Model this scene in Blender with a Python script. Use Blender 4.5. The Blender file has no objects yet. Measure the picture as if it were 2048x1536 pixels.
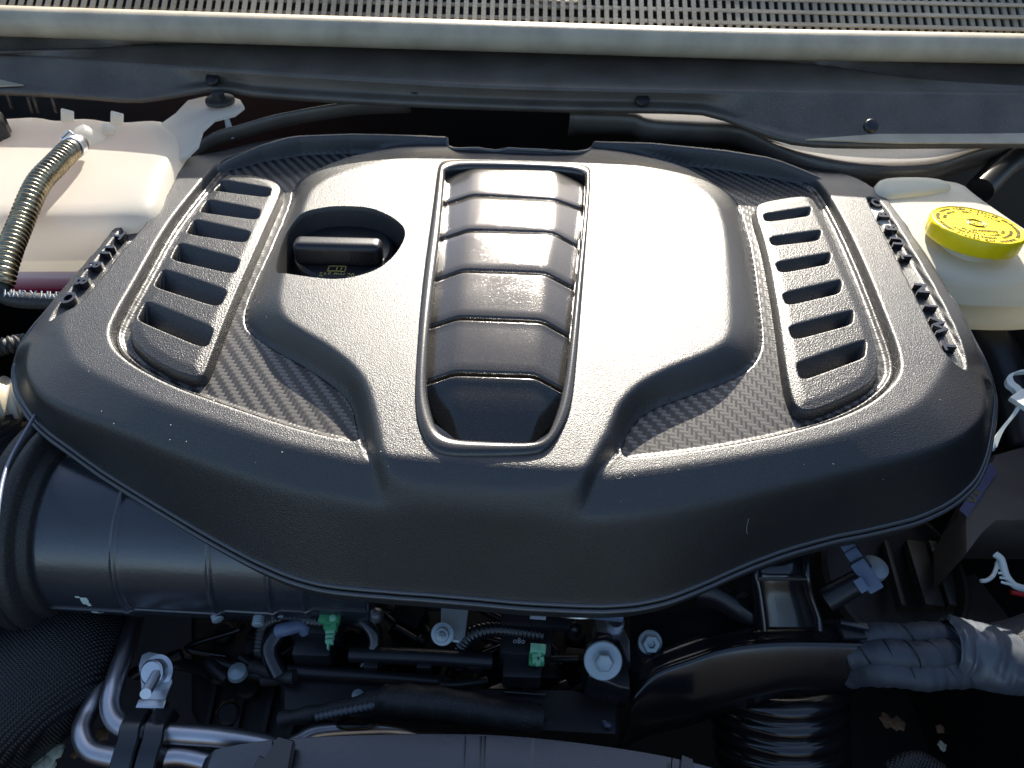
import bpy, bmesh, math, random
import numpy as np
from mathutils import Vector, Matrix, noise
random.seed(7); np.random.seed(7)
scn = bpy.context.scene
COL = scn.collection

# ------------------------------------------------------------------ camera
H = 0.30; PITCH = math.radians(45); ROLL = math.radians(2.0); FPX = 1450.0
CAMLOC = Vector((0, 0, H))
F = Vector((0, math.cos(PITCH), -math.sin(PITCH)))
R0 = Vector((1, 0, 0)); U0 = Vector((0, math.sin(PITCH), math.cos(PITCH)))
RR = R0*math.cos(ROLL) + U0*math.sin(ROLL)
UU = -R0*math.sin(ROLL) + U0*math.cos(ROLL)
cam_d = bpy.data.cameras.new("camera"); cam = bpy.data.objects.new("camera", cam_d); COL.objects.link(cam)
cam_d.sensor_width = 36; cam_d.lens = FPX/2048*36
cam_d.clip_start = 0.01; cam_d.clip_end = 500
mw = Matrix((RR, UU, -F)).transposed().to_4x4(); mw.translation = CAMLOC
cam.matrix_world = mw
cam_d.dof.use_dof = True; cam_d.dof.focus_distance = 0.47; cam_d.dof.aperture_fstop = 15.0
scn.camera = cam
# ------------------------------------------------------------------ light
SUN_AZ = math.radians(5)      # to the right of straight ahead (+Y)
SUN_EL = math.radians(30.5)
scn.world = bpy.data.worlds.new("World"); scn.world.use_nodes = True
nt = scn.world.node_tree; bg = nt.nodes['Background']
sky = nt.nodes.new('ShaderNodeTexSky'); sky.sky_type = 'NISHITA'; sky.sun_disc = False
sky.sun_elevation = SUN_EL; sky.sun_rotation = SUN_AZ
sky.air_density = 1.0; sky.dust_density = 1.5; sky.ozone_density = 1.5
nt.links.new(sky.outputs[0], bg.inputs[0]); bg.inputs[1].default_value = 0.075
sl = bpy.data.lights.new("sun", 'SUN'); sl.energy = 4.4; sl.angle = math.radians(0.5); sl.color = (1, 0.92, 0.79)
so = bpy.data.objects.new("sun", sl); COL.objects.link(so)
sdir = Vector((math.sin(SUN_AZ)*math.cos(SUN_EL), math.cos(SUN_AZ)*math.cos(SUN_EL), math.sin(SUN_EL)))
so.rotation_euler = sdir.to_track_quat('Z', 'Y').to_euler(); so.location = sdir*3
scn.view_settings.view_transform = 'Standard'; scn.view_settings.look = 'None'
scn.view_settings.exposure = 1.7; scn.view_settings.gamma = 1.0
try: scn.view_settings.use_curve_mapping = False
except Exception: pass

# ------------------------------------------------------------------ pixel -> place
def ray(px, py):
    return (F + RR*((px-1024)/FPX) + UU*(-(py-768)/FPX))
def P(px, py, z):
    d = ray(px, py); t = (z-H)/d.z
    return CAMLOC + d*t
def crown(x, y):
    return -0.005*(x/0.3)**2 - 0.0065*((y-0.43)/0.16)**2
def PC(px, py, z):
    zz = z
    for _ in range(6):
        p = P(px, py, zz); zz = z + float(np.clip(crown(p.x, p.y), -0.03, 0))
    return P(px, py, zz)

# ------------------------------------------------------------------ object helpers
def link(o, parent=None):
    COL.objects.link(o)
    if parent is not None: o.parent = parent
    return o
def thing(name, label, cat, loc=(0, 0, 0), group=None):
    o = bpy.data.objects.new(name, None); o.empty_display_size = 0.01; o.location = loc
    COL.objects.link(o); o['label'] = label; o['category'] = cat
    if group: o['group'] = group
    return o
def tag(o, label, cat, group=None):
    o['label'] = label; o['category'] = cat
    if group: o['group'] = group
    return o
def struct(o): o['kind'] = 'structure'; return o
def mobj(name, verts, faces, mat, parent=None, smooth=True, sharp=None):
    me = bpy.data.meshes.new(name)
    off = Vector((0, 0, 0))
    if parent is not None:
        q = parent
        while q is not None: off += q.location; q = q.parent
    if isinstance(verts, np.ndarray): vs = (verts - np.array(off)).tolist()
    else: vs = [tuple(Vector(v)-off) for v in verts]
    me.from_pydata(vs, [], faces); me.update()
    if smooth: me.polygons.foreach_set('use_smooth', [True]*len(me.polygons))
    o = bpy.data.objects.new(name, me); link(o, parent)
    if mat is not None: me.materials.append(mat)
    if sharp: me.set_sharp_from_angle(angle=math.radians(sharp))
    return o
def bobj(name, bm, mat, parent=None, smooth=True, sharp=35):
    me = bpy.data.meshes.new(name)
    off = Vector((0, 0, 0)); q = parent
    while q is not None: off += q.location; q = q.parent
    bmesh.ops.translate(bm, vec=-off, verts=bm.verts)
    bmesh.ops.recalc_face_normals(bm, faces=bm.faces)
    bm.to_mesh(me); bm.free()
    if smooth: me.polygons.foreach_set('use_smooth', [True]*len(me.polygons))
    if sharp: me.set_sharp_from_angle(angle=math.radians(sharp))
    o = bpy.data.objects.new(name, me); link(o, parent)
    if mat is not None: me.materials.append(mat)
    return o
def cr(pts, n=6, closed=False):
    """Catmull-Rom through points of any dimension"""
    pts = [np.array(p, float) for p in pts]; N = len(pts); out = []
    rng = range(N) if closed else range(N-1)
    for i in rng:
        if closed: p0, p1, p2, p3 = pts[i-1], pts[i], pts[(i+1) % N], pts[(i+2) % N]
        else: p0, p1, p2, p3 = pts[max(i-1, 0)], pts[i], pts[i+1], pts[min(i+2, N-1)]
        for k in range(n):
            t = k/n
            out.append(0.5*((2*p1)+(-p0+p2)*t+(2*p0-5*p1+4*p2-p3)*t*t+(-p0+3*p1-3*p2+p3)*t**3))
    if not closed: out.append(pts[-1])
    return out
def chaikin(pts, it=2):
    pts = [np.array(p, float) for p in pts]
    for _ in range(it):
        q = []
        for i in range(len(pts)):
            a, b = pts[i], pts[(i+1) % len(pts)]
            q += [a*0.78+b*0.22, a*0.22+b*0.78]
        pts = q
    return pts
def add_grid(bm, rows, closed_u=False, closed_v=False):
    vs = [[bm.verts.new(tuple(p)) for p in r] for r in rows]
    n = len(rows); m = len(rows[0])
    for i in range(n if closed_v else n-1):
        for j in range(m if closed_u else m-1):
            try: bm.faces.new((vs[i][j], vs[i][(j+1) % m], vs[(i+1) % n][(j+1) % m], vs[(i+1) % n][j]))
            except Exception: pass
    return vs
def sheet(name, rows, mat, parent=None, sharp=None, thick=0.0015):
    bm = bmesh.new(); add_grid(bm, rows)
    o = bobj(name, bm, mat, parent, True, sharp)
    if thick:
        m = o.modifiers.new('thickness', 'SOLIDIFY'); m.thickness = thick; m.offset = 0
    return o
def frames(path):
    path = [Vector(p) for p in path]; T = []
    for i in range(len(path)):
        a = path[max(i-1, 0)]; b = path[min(i+1, len(path)-1)]
        T.append((b-a).normalized())
    up = Vector((0, 0, 1))
    if abs(T[0].dot(up)) > 0.95: up = Vector((0, 1, 0))
    n = (up - T[0]*up.dot(T[0])).normalized(); N = [n]
    for i in range(1, len(path)):
        n = N[-1] - T[i]*N[-1].dot(T[i]); n.normalize(); N.append(n)
    return path, T, N
def add_tube(bm, path, rad, seg=16, cap=True, closed=False):
    path, T, N = frames(path); rows = []
    for i, p in enumerate(path):
        r = rad[i] if hasattr(rad, '__len__') else rad
        B = T[i].cross(N[i])
        rows.append([p + (N[i]*math.cos(2*math.pi*k/seg) + B*math.sin(2*math.pi*k/seg))*r for k in range(seg)])
    vs = add_grid(bm, rows, closed_u=True, closed_v=closed)
    if cap and not closed:
        bm.faces.new(vs[0]); bm.faces.new(vs[-1][::-1])
def tube(name, path, rad, mat, parent=None, seg=16, sharp=40):
    bm = bmesh.new(); add_tube(bm, path, rad, seg); return bobj(name, bm, mat, parent, True, sharp)
def resample(path, step):
    path = [np.array(p, float) for p in path]; out = [path[0]]; acc = 0
    for a, b in zip(path[:-1], path[1:]):
        L = np.linalg.norm(b-a)
        if L == 0: continue
        d = step-acc
        while d <= L: out.append(a+(b-a)*d/L); d += step
        acc = (acc+L) % step
    return out
def corrugated(name, path, r, amp, pitch, mat, parent=None, seg=20, sub=6, shp=lambda s: math.sin(2*math.pi*s)):
    pp = resample(path, pitch/sub)
    return tube(name, pp, [r + amp*shp(i/sub) for i in range(len(pp))], mat, parent, seg, 80)
def basis(axis, xdir=None):
    z = Vector(axis).normalized()
    x = Vector(xdir) if xdir is not None else (Vector((1, 0, 0)) if abs(z.x) < 0.9 else Vector((0, 1, 0)))
    x = (x - z*x.dot(z)).normalized(); y = z.cross(x)
    return Matrix((x, y, z)).transposed()
def add_lathe(bm, prof, loc, axis=(0, 0, 1), seg=32, cap=True, xdir=None, radfn=None):
    B = basis(axis, xdir); rows = []
    for r, h in prof:
        row = []
        for k in range(seg):
            a = 2*math.pi*k/seg; rr = r*(radfn(a) if radfn else 1)
            row.append(Vector(loc) + B @ Vector((rr*math.cos(a), rr*math.sin(a), h)))
        rows.append(row)
    vs = add_grid(bm, rows, closed_u=True)
    if cap:
        bm.faces.new(vs[0][::-1]); bm.faces.new(vs[-1])
def lathe(name, prof, loc, mat, parent=None, axis=(0, 0, 1), seg=32, cap=True, sharp=35, xdir=None, radfn=None):
    bm = bmesh.new(); add_lathe(bm, prof, loc, axis, seg, cap, xdir, radfn)
    return bobj(name, bm, mat, parent, True, sharp)
def add_box(bm, c, size, rot=None, bev=0.0, seg=2):
    b2 = bmesh.new(); bmesh.ops.create_cube(b2, size=1)
    for v in b2.verts: v.co = Vector((v.co.x*size[0], v.co.y*size[1], v.co.z*size[2]))
    if bev: bmesh.ops.bevel(b2, geom=list(b2.edges), offset=bev, segments=seg, profile=0.6, affect='EDGES')
    M = rot.to_4x4() if rot is not None else Matrix.Identity(4)
    for v in b2.verts: v.co = (M @ v.co) + Vector(c)
    me = bpy.data.meshes.new('tmp'); b2.to_mesh(me); b2.free(); bm.from_mesh(me); bpy.data.meshes.remove(me)
def box(name, c, size, mat, parent=None, rot=None, bev=0.001, seg=2):
    bm = bmesh.new(); add_box(bm, c, size, rot, bev, seg); return bobj(name, bm, mat, parent, True, 40)
def hexprof(a):
    a = a % (math.pi/3) - math.pi/6
    return math.cos(math.pi/6)/math.cos(a)
def euler(x=0, y=0, z=0):
    from mathutils import Euler
    return Euler((math.radians(x), math.radians(y), math.radians(z))).to_matrix()
def add_prism(bm, pts, vec, inset=0.0, edge=0.0):
    """polygon (3d pts) extruded along vec, with one chamfer ring of size edge"""
    pts = [Vector(p) for p in pts]; c = sum(pts, Vector())/len(pts); vec = Vector(vec)
    def ring(off, k): return [p + off + ((c-p).normalized()*k) for p in pts]
    L = vec.length; n = vec.normalized()
    if edge: rows = [ring(Vector(), edge), ring(n*edge, 0), ring(n*(L-edge), 0), ring(n*L, edge)]
    else: rows = [ring(Vector(), 0), ring(vec, inset)]
    vs = add_grid(bm, rows, closed_u=True)
    bm.faces.new(vs[0][::-1]); bm.faces.new(vs[-1])
def prism(name, pts, vec, mat, parent=None, edge=0.0008, sharp=40):
    bm = bmesh.new(); add_prism(bm, pts, vec, 0, edge)
    return bobj(name, bm, mat, parent, True, sharp)
def px3(lst, z=None):
    return [P(a[0], a[1], a[2] if len(a) > 2 else z) for a in lst]
def text_mesh(s, size, ext=0.0002, bold=0.0, space=1.0, xs=1.0):
    cu = bpy.data.curves.new('t', 'FONT'); cu.body = s; cu.size = size; cu.extrude = ext
    cu.offset = bold; cu.align_x = 'CENTER'; cu.align_y = 'CENTER'; cu.space_character = space; cu.resolution_u = 3
    o = bpy.data.objects.new('t', cu); COL.objects.link(o)
    dg = bpy.context.evaluated_depsgraph_get(); dg.update()
    me = bpy.data.meshes.new_from_object(o.evaluated_get(dg))
    bpy.data.objects.remove(o); bpy.data.curves.remove(cu)
    if xs != 1: me.transform(Matrix.Diagonal((xs, 1, 1, 1)))
    return me
def text_obj(name, s, size, loc, right, up, mat, parent=None, **k):
    me = text_mesh(s, size, **k); r = Vector(right).normalized(); n = r.cross(Vector(up)).normalized(); u = n.cross(r)
    M = Matrix((r, u, n)).transposed().to_4x4(); M.translation = Vector(loc); me.transform(M)
    off = Vector((0, 0, 0)); q = parent
    while q is not None: off += q.location; q = q.parent
    me.transform(Matrix.Translation(-off)); me.materials.clear(); me.materials.append(mat)
    o = bpy.data.objects.new(name, me); return link(o, parent)

# ------------------------------------------------------------------ materials
def mat(name, col, rough=0.5, metal=0.0, bump=0.0, bscale=800, spec=0.5, var=0.0, vscale=30, coat=0.0, dust=0.0, rvar=0.0, dist=0.0003, sheen=0):
    m = bpy.data.materials.new(name); m.use_nodes = True; t = m.node_tree; n = t.nodes; L = t.links
    b = n['Principled BSDF']; b.inputs['Roughness'].default_value = rough; b.inputs['Metallic'].default_value = metal
    b.inputs['Base Color'].default_value = (*col, 1); b.inputs['Specular IOR Level'].default_value = spec
    b.inputs['Coat Weight'].default_value = coat; b.inputs['Coat Roughness'].default_value = 0.08
    geo = n.new('ShaderNodeNewGeometry'); pos = geo.outputs['Position']
    last = None
    if var:
        t1 = n.new('ShaderNodeTexNoise'); t1.inputs['Scale'].default_value = vscale; t1.inputs['Detail'].default_value = 5
        L.new(pos, t1.inputs['Vector'])
        mr = n.new('ShaderNodeMapRange'); mr.inputs[1].default_value = 0.3; mr.inputs[2].default_value = 0.7
        mr.inputs[3].default_value = 1-var; mr.inputs[4].default_value = 1+var; L.new(t1.outputs[0], mr.inputs[0])
        mx = n.new('ShaderNodeVectorMath'); mx.operation = 'SCALE'; mx.inputs[0].default_value = col
        L.new(mr.outputs[0], mx.inputs['Scale']); last = mx.outputs[0]; L.new(last, b.inputs['Base Color'])
    if dust:
        t2 = n.new('ShaderNodeTexNoise'); t2.inputs['Scale'].default_value = 1400; t2.inputs['Detail'].default_value = 1
        L.new(pos, t2.inputs['Vector'])
        t3 = n.new('ShaderNodeTexNoise'); t3.inputs['Scale'].default_value = 25; t3.inputs['Detail'].default_value = 4; L.new(pos, t3.inputs['Vector'])
        r2 = n.new('ShaderNodeMapRange'); r2.inputs[1].default_value = 0.52; r2.inputs[2].default_value = 0.78; L.new(t2.outputs[0], r2.inputs[0])
        ml = n.new('ShaderNodeMath'); ml.operation = 'MULTIPLY'; L.new(r2.outputs[0], ml.inputs[0]); L.new(t3.outputs[0], ml.inputs[1])
        m2 = n.new('ShaderNodeMath'); m2.operation = 'MULTIPLY'; m2.inputs[1].default_value = dust; L.new(ml.outputs[0], m2.inputs[0])
        mx = n.new('ShaderNodeMix'); mx.data_type = 'RGBA'; L.new(m2.outputs[0], mx.inputs[0])
        if last: L.new(last, mx.inputs[6])
        else: mx.inputs[6].default_value = (*col, 1)
        mx.inputs[7].default_value = (0.45, 0.38, 0.28, 1); L.new(mx.outputs[2], b.inputs['Base Color'])
    if rvar:
        t4 = n.new('ShaderNodeTexNoise'); t4.inputs['Scale'].default_value = 18; t4.inputs['Detail'].default_value = 6; L.new(pos, t4.inputs['Vector'])
        r4 = n.new('ShaderNodeMapRange'); r4.inputs[1].default_value = 0.3; r4.inputs[2].default_value = 0.7
        r4.inputs[3].default_value = rough-rvar; r4.inputs[4].default_value = rough+rvar
        L.new(t4.outputs[0], r4.inputs[0]); L.new(r4.outputs[0], b.inputs['Roughness'])
    if bump:
        nb = n.new('ShaderNodeTexNoise'); nb.inputs['Scale'].default_value = bscale; nb.inputs['Detail'].default_value = 2
        L.new(pos, nb.inputs['Vector'])
        bp = n.new('ShaderNodeBump'); bp.inputs['Strength'].default_value = bump; bp.inputs['Distance'].default_value = dist
        L.new(nb.outputs[0], bp.inputs['Height']); L.new(bp.outputs[0], b.inputs['Normal'])
    return m
def translucent(name, col, k=0.5, rough=0.35):
    m = bpy.data.materials.new(name); m.use_nodes = True; t = m.node_tree; n = t.nodes; L = t.links
    b = n['Principled BSDF']; b.inputs['Base Color'].default_value = (*col, 1); b.inputs['Roughness'].default_value = rough
    tr = n.new('ShaderNodeBsdfTranslucent'); tr.inputs[0].default_value = (*col, 1)
    mx = n.new('ShaderNodeMixShader'); mx.inputs[0].default_value = k
    L.new(b.outputs[0], mx.inputs[1]); L.new(tr.outputs[0], mx.inputs[2]); L.new(mx.outputs[0], n['Material Output'].inputs[0])
    return m
def carbon_mat():
    m = bpy.data.materials.new('carbon_weave'); m.use_nodes = True; t = m.node_tree; n = t.nodes; L = t.links
    b = n['Principled BSDF']; geo = n.new('ShaderNodeNewGeometry')
    sp = n.new('ShaderNodeSeparateXYZ')
    mp = n.new('ShaderNodeMapping'); mp.inputs['Rotation'].default_value = (0, 0, math.radians(8)); mp.inputs['Scale'].default_value = (380, 380, 380)
    L.new(geo.outputs['Position'], mp.inputs[0]); L.new(mp.outputs[0], sp.inputs[0])
    def M(op, a, bb=None):
        q = n.new('ShaderNodeMath'); q.operation = op
        for i, v in enumerate((a, bb)):
            if v is None: continue
            if isinstance(v, (int, float)): q.inputs[i].default_value = v
            else: L.new(v, q.inputs[i])
        return q.outputs[0]
    fx = M('FLOOR', sp.outputs[0]); fy = M('FLOOR', sp.outputs[1])
    k = M('FLOORED_MODULO', M('ADD', fx, fy), 4); warp = M('LESS_THAN', k, 1.5)
    hx = M('ABSOLUTE', M('SUBTRACT', M('FRACT', sp.outputs[0]), 0.5)); hy = M('ABSOLUTE', M('SUBTRACT', M('FRACT', sp.outputs[1]), 0.5))
    mh = n.new('ShaderNodeMix'); mh.data_type = 'FLOAT'; L.new(warp, mh.inputs[0]); L.new(hx, mh.inputs[2]); L.new(hy, mh.inputs[3])
    hgt = M('SUBTRACT', M('ADD', 1.0, M('MULTIPLY', warp, 0.9)), M('MULTIPLY', mh.outputs[0], 0.55))
    bp = n.new('ShaderNodeBump'); bp.inputs['Strength'].default_value = 0.8; bp.inputs['Distance'].default_value = 0.00035
    L.new(hgt, bp.inputs['Height']); L.new(bp.outputs[0], b.inputs['Normal'])
    cm = n.new('ShaderNodeMix'); cm.data_type = 'RGBA'; L.new(warp, cm.inputs[0])
    cm.inputs[6].default_value = (0.004, 0.004, 0.005, 1); cm.inputs[7].default_value = (0.085, 0.080, 0.072, 1); L.new(cm.outputs[2], b.inputs['Base Color'])
    rm = n.new('ShaderNodeMapRange'); L.new(warp, rm.inputs[0]); rm.inputs[3].default_value = 0.38; rm.inputs[4].default_value = 0.24; L.new(rm.outputs[0], b.inputs['Roughness'])
    return m
def braid_mat(name, c1, c2, s=(500, 500, 500), rot=(0, 0, 0.6)):
    m = bpy.data.materials.new(name); m.use_nodes = True; t = m.node_tree; n = t.nodes; L = t.links
    b = n['Principled BSDF']; tc = n.new('ShaderNodeTexCoord'); mp = n.new('ShaderNodeMapping'); mp.inputs['Rotation'].default_value = rot
    L.new(tc.outputs['Object'], mp.inputs[0]); hs = []
    for d in ('X', 'Y'):
        w = n.new('ShaderNodeTexWave'); w.bands_direction = d; w.inputs['Scale'].default_value = s[0]/6.28; w.inputs['Distortion'].default_value = 1.5
        w.inputs['Detail'].default_value = 1
        L.new(mp.outputs[0], w.inputs[0]); hs.append(w.outputs[1])
    ml = n.new('ShaderNodeMath'); ml.operation = 'MULTIPLY'; L.new(hs[0], ml.inputs[0]); L.new(hs[1], ml.inputs[1])
    cm = n.new('ShaderNodeMix'); cm.data_type = 'RGBA'; L.new(ml.outputs[0], cm.inputs[0]); cm.inputs[6].default_value = (*c1, 1); cm.inputs[7].default_value = (*c2, 1)
    L.new(cm.outputs[2], b.inputs['Base Color']); b.inputs['Roughness'].default_value = 0.4
    bp = n.new('ShaderNodeBump'); bp.inputs['Strength'].default_value = 0.9; bp.inputs['Distance'].default_value = 0.001; L.new(ml.outputs[0], bp.inputs['Height']); L.new(bp.outputs[0], b.inputs['Normal'])
    return m
M_COVER = mat('grained_black_plastic', (0.013, 0.013, 0.014), 0.42, bump=1.0, bscale=1450, spec=0.9, dust=0.07, rvar=0.04, dist=0.00034)
M_COARSE = mat('coarse_black_plastic', (0.014, 0.014, 0.015), 0.38, bump=0.75, bscale=1000, spec=0.6, dust=0.08, dist=0.0006)
M_GLOSS = mat('gloss_black_trim', (0.022, 0.019, 0.015), 0.12, spec=0.6, coat=0.6, dust=0.18, bump=0.3, bscale=1500, rvar=0.05)
M_SATIN = mat('satin_trim', (0.022, 0.021, 0.020), 0.24, spec=0.7, bump=0.2, bscale=1400, dust=0.12)
M_CARBON = carbon_mat()
M_BLACK = mat('black_plastic', (0.013, 0.013, 0.015), 0.38, bump=0.2, bscale=400, var=0.3)
M_BLACKSM = mat('smooth_black_plastic', (0.010, 0.010, 0.012), 0.22, spec=0.8, bump=0.08, bscale=150, rvar=0.08)
M_DUCT = mat('satin_duct_plastic', (0.026, 0.029, 0.036), 0.27, bump=0.25, bscale=350, spec=1.0, rvar=0.04)
M_LIP = mat('pale_highlight_plastic', (0.05, 0.052, 0.055), 0.3, spec=1.0, bump=0.4, bscale=900)  # paler than the cover plastic: the lip's highlight is put into the colour
M_RUBBER = mat('black_rubber', (0.016, 0.016, 0.017), 0.55, bump=0.3, bscale=300, dust=0.3)
M_SEAL = mat('grey_weatherstrip', (0.38, 0.33, 0.24), 0.5, bump=0.4, bscale=250, var=0.2, dust=0.7)
M_COWL = mat('cowl_plastic', (0.080, 0.068, 0.057), 0.38, bump=0.3, bscale=260, var=0.25, dust=0.4)
M_MESH = mat('cowl_mesh', (0.27, 0.23, 0.165), 0.5, bump=0.4, bscale=500, var=0.35, vscale=14, dust=0.3)
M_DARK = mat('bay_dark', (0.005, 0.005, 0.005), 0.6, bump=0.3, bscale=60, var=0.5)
M_STEEL = mat('zinc_steel', (0.62, 0.64, 0.66), 0.35, metal=1, bump=0.15, bscale=300, var=0.15)
M_ALU = mat('aluminium_pipe', (0.55, 0.54, 0.56), 0.36, metal=1, bump=0.15, bscale=120, var=0.12, rvar=0.06)
M_ZINC = mat('matt_zinc', (0.34, 0.40, 0.42), 0.5, metal=0.35, bump=0.3, bscale=500, var=0.12)
M_GREEN = mat('green_plastic', (0.06, 0.30, 0.13), 0.4, var=0.2, vscale=200)
M_PALEGREEN = mat('pale_green_plastic', (0.25, 0.58, 0.36), 0.35, var=0.1, vscale=200)
M_WHITE = mat('white_plastic', (0.62, 0.66, 0.62), 0.4, var=0.08)
M_YELLOW = mat('yellow_cap_plastic', (0.88, 0.66, 0.0), 0.4, bump=0.15, bscale=400, var=0.05)
M_INK = mat('dark_print', (0.16, 0.125, 0.01), 0.5)
M_GOLDINK = mat('gold_print', (0.42, 0.36, 0.10), 0.5)
M_GREYINK = mat('grey_print', (0.35, 0.37, 0.38), 0.5)
M_LABEL = mat('label_paper', (0.55, 0.58, 0.62), 0.5, var=0.25, vscale=900)
M_FOIL = mat('foil_sleeve', (0.27, 0.23, 0.155), 0.3, metal=1, bump=0.8, bscale=260, var=0.35, vscale=120, dist=0.0008)
M_TAPE = mat('cloth_tape', (0.05, 0.056, 0.068), 0.55, bump=0.5, bscale=700, var=0.2)
M_SHINYTAPE = mat('shiny_vinyl_tape', (0.085, 0.095, 0.11), 0.25, bump=0.6, bscale=90, var=0.2)
M_BRAID = braid_mat('braided_sleeve', (0.006, 0.006, 0.007), (0.06, 0.06, 0.06), (1100, 1, 1))
M_KNIT = braid_mat('knit_sleeve', (0.02, 0.022, 0.025), (0.17, 0.18, 0.2), (1900, 1, 1), (0, 0, 0.2))
M_TANK = translucent('translucent_tank', (0.93, 0.89, 0.80), 0.66)
M_BRAKE = translucent('brake_reservoir_plastic', (0.86, 0.83, 0.70), 0.5)
M_COOLANT = translucent('pink_coolant', (0.50, 0.06, 0.12), 0.0, 0.15)
M_GREYC = mat('blue_grey_connector', (0.12, 0.15, 0.22), 0.35, var=0.1)
_t = M_COOLANT.node_tree; _g = _t.nodes.new('ShaderNodeNewGeometry'); _s = _t.nodes.new('ShaderNodeSeparateXYZ'); _m = _t.nodes.new('ShaderNodeMapRange')
_m.inputs[1].default_value = -0.064; _m.inputs[2].default_value = -0.046; _c = _t.nodes.new('ShaderNodeMix'); _c.data_type = 'RGBA'
_c.inputs[6].default_value = (0.45, 0.03, 0.08, 1); _c.inputs[7].default_value = (0.72, 0.50, 0.48, 1)
_t.links.new(_g.outputs['Position'], _s.inputs[0]); _t.links.new(_s.outputs[2], _m.inputs[0]); _t.links.new(_m.outputs[0], _c.inputs[0])
_t.links.new(_c.outputs[2], _t.nodes['Principled BSDF'].inputs['Base Color'])
M_LEAF = mat('dry_leaf', (0.15, 0.08, 0.035), 0.7, var=0.3, vscale=300)
M_PALELEAF = mat('pale_leaf', (0.42, 0.42, 0.30), 0.7, var=0.3, vscale=300)
M_ROTOR = mat('tan_alternator_metal', (0.05, 0.042, 0.034), 0.4, metal=0.3, bump=0.2, bscale=300, var=0.3)
M_ASPHALT = mat('asphalt', (0.05, 0.05, 0.05), 0.9, bump=0.5, bscale=80, var=0.3)
M_RED = mat('red_plastic', (0.5, 0.02, 0.02), 0.4)

# ------------------------------------------------------------------ plane geometry for the cover
def xy(pixlist, z, smooth=2, fn=PC):
    pts = [tuple(fn(a, b, z))[:2] for a, b in pixlist]
    return np.array(chaikin(pts, smooth) if smooth else pts, np.float64)
def sdist(poly, X, Y, attr=None, closed=True, closest=False):
    """signed distance (positive inside) to a polygon, optional attribute of the nearest point"""
    x = X.ravel(); y = Y.ravel(); best = np.full(x.shape, 1e9); inside = np.zeros(x.shape, bool)
    at = np.zeros(x.shape) if attr is not None else None
    cx_ = np.zeros(x.shape) if closest else None; cy_ = np.zeros(x.shape) if closest else None
    n = len(poly)
    for i in range(n if closed else n-1):
        ax, ay = poly[i]; bx, by = poly[(i+1) % n]; dx, dy = bx-ax, by-ay; LL = dx*dx+dy*dy
        if LL < 1e-14: continue
        t = np.clip(((x-ax)*dx+(y-ay)*dy)/LL, 0, 1)
        qx = ax+t*dx; qy = ay+t*dy; d = (x-qx)**2+(y-qy)**2
        m = d < best; best[m] = d[m]
        if attr is not None: at[m] = (attr[i]*(1-t)+attr[(i+1) % n]*t)[m]
        if closest: cx_[m] = qx[m]; cy_[m] = qy[m]
        if closed and (ay > by) != (ay < by) or (closed and ay != by):
            c = ((ay > y) != (by > y)); 
            with np.errstate(divide='ignore', invalid='ignore'):
                xi = (bx-ax)*(y-ay)/(by-ay)+ax
            inside ^= c & (x < xi)
    d = np.sqrt(best)
    if closed: d = np.where(inside, d, -d)
    r = [d.reshape(X.shape)]
    if attr is not None: r.append(at.reshape(X.shape))
    if closest: r += [cx_.reshape(X.shape), cy_.reshape(X.shape)]
    return r[0] if len(r) == 1 else r
def sm(a, lo, hi):
    t = np.clip((a-lo)/(hi-lo), 0, 1); return t*t*(3-2*t)
def gblur(Z, sig):
    r = int(max(1, math.ceil(sig*3))); k = np.exp(-0.5*(np.arange(-r, r+1)/sig)**2); k /= k.sum()
    for ax in (0, 1):
        pad = [(0, 0), (0, 0)]; pad[ax] = (r, r); Q = np.pad(Z, pad, mode='edge'); out = np.zeros_like(Z)
        for i, w in enumerate(k):
            sl_ = [slice(None), slice(None)]; sl_[ax] = slice(i, i+Z.shape[ax]); out += w*Q[tuple(sl_)]
        Z = out
    return Z
def bilerp(Z, x0, y0, st, x, y):
    u = np.clip((x-x0)/st, 0, Z.shape[1]-1.001); v = np.clip((y-y0)/st, 0, Z.shape[0]-1.001)
    i = u.astype(int); j = v.astype(int); fu = u-i; fv = v-j
    return (Z[j, i]*(1-fu)+Z[j, i+1]*fu)*(1-fv)+(Z[j+1, i]*(1-fu)+Z[j+1, i+1]*fu)*fv
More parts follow.
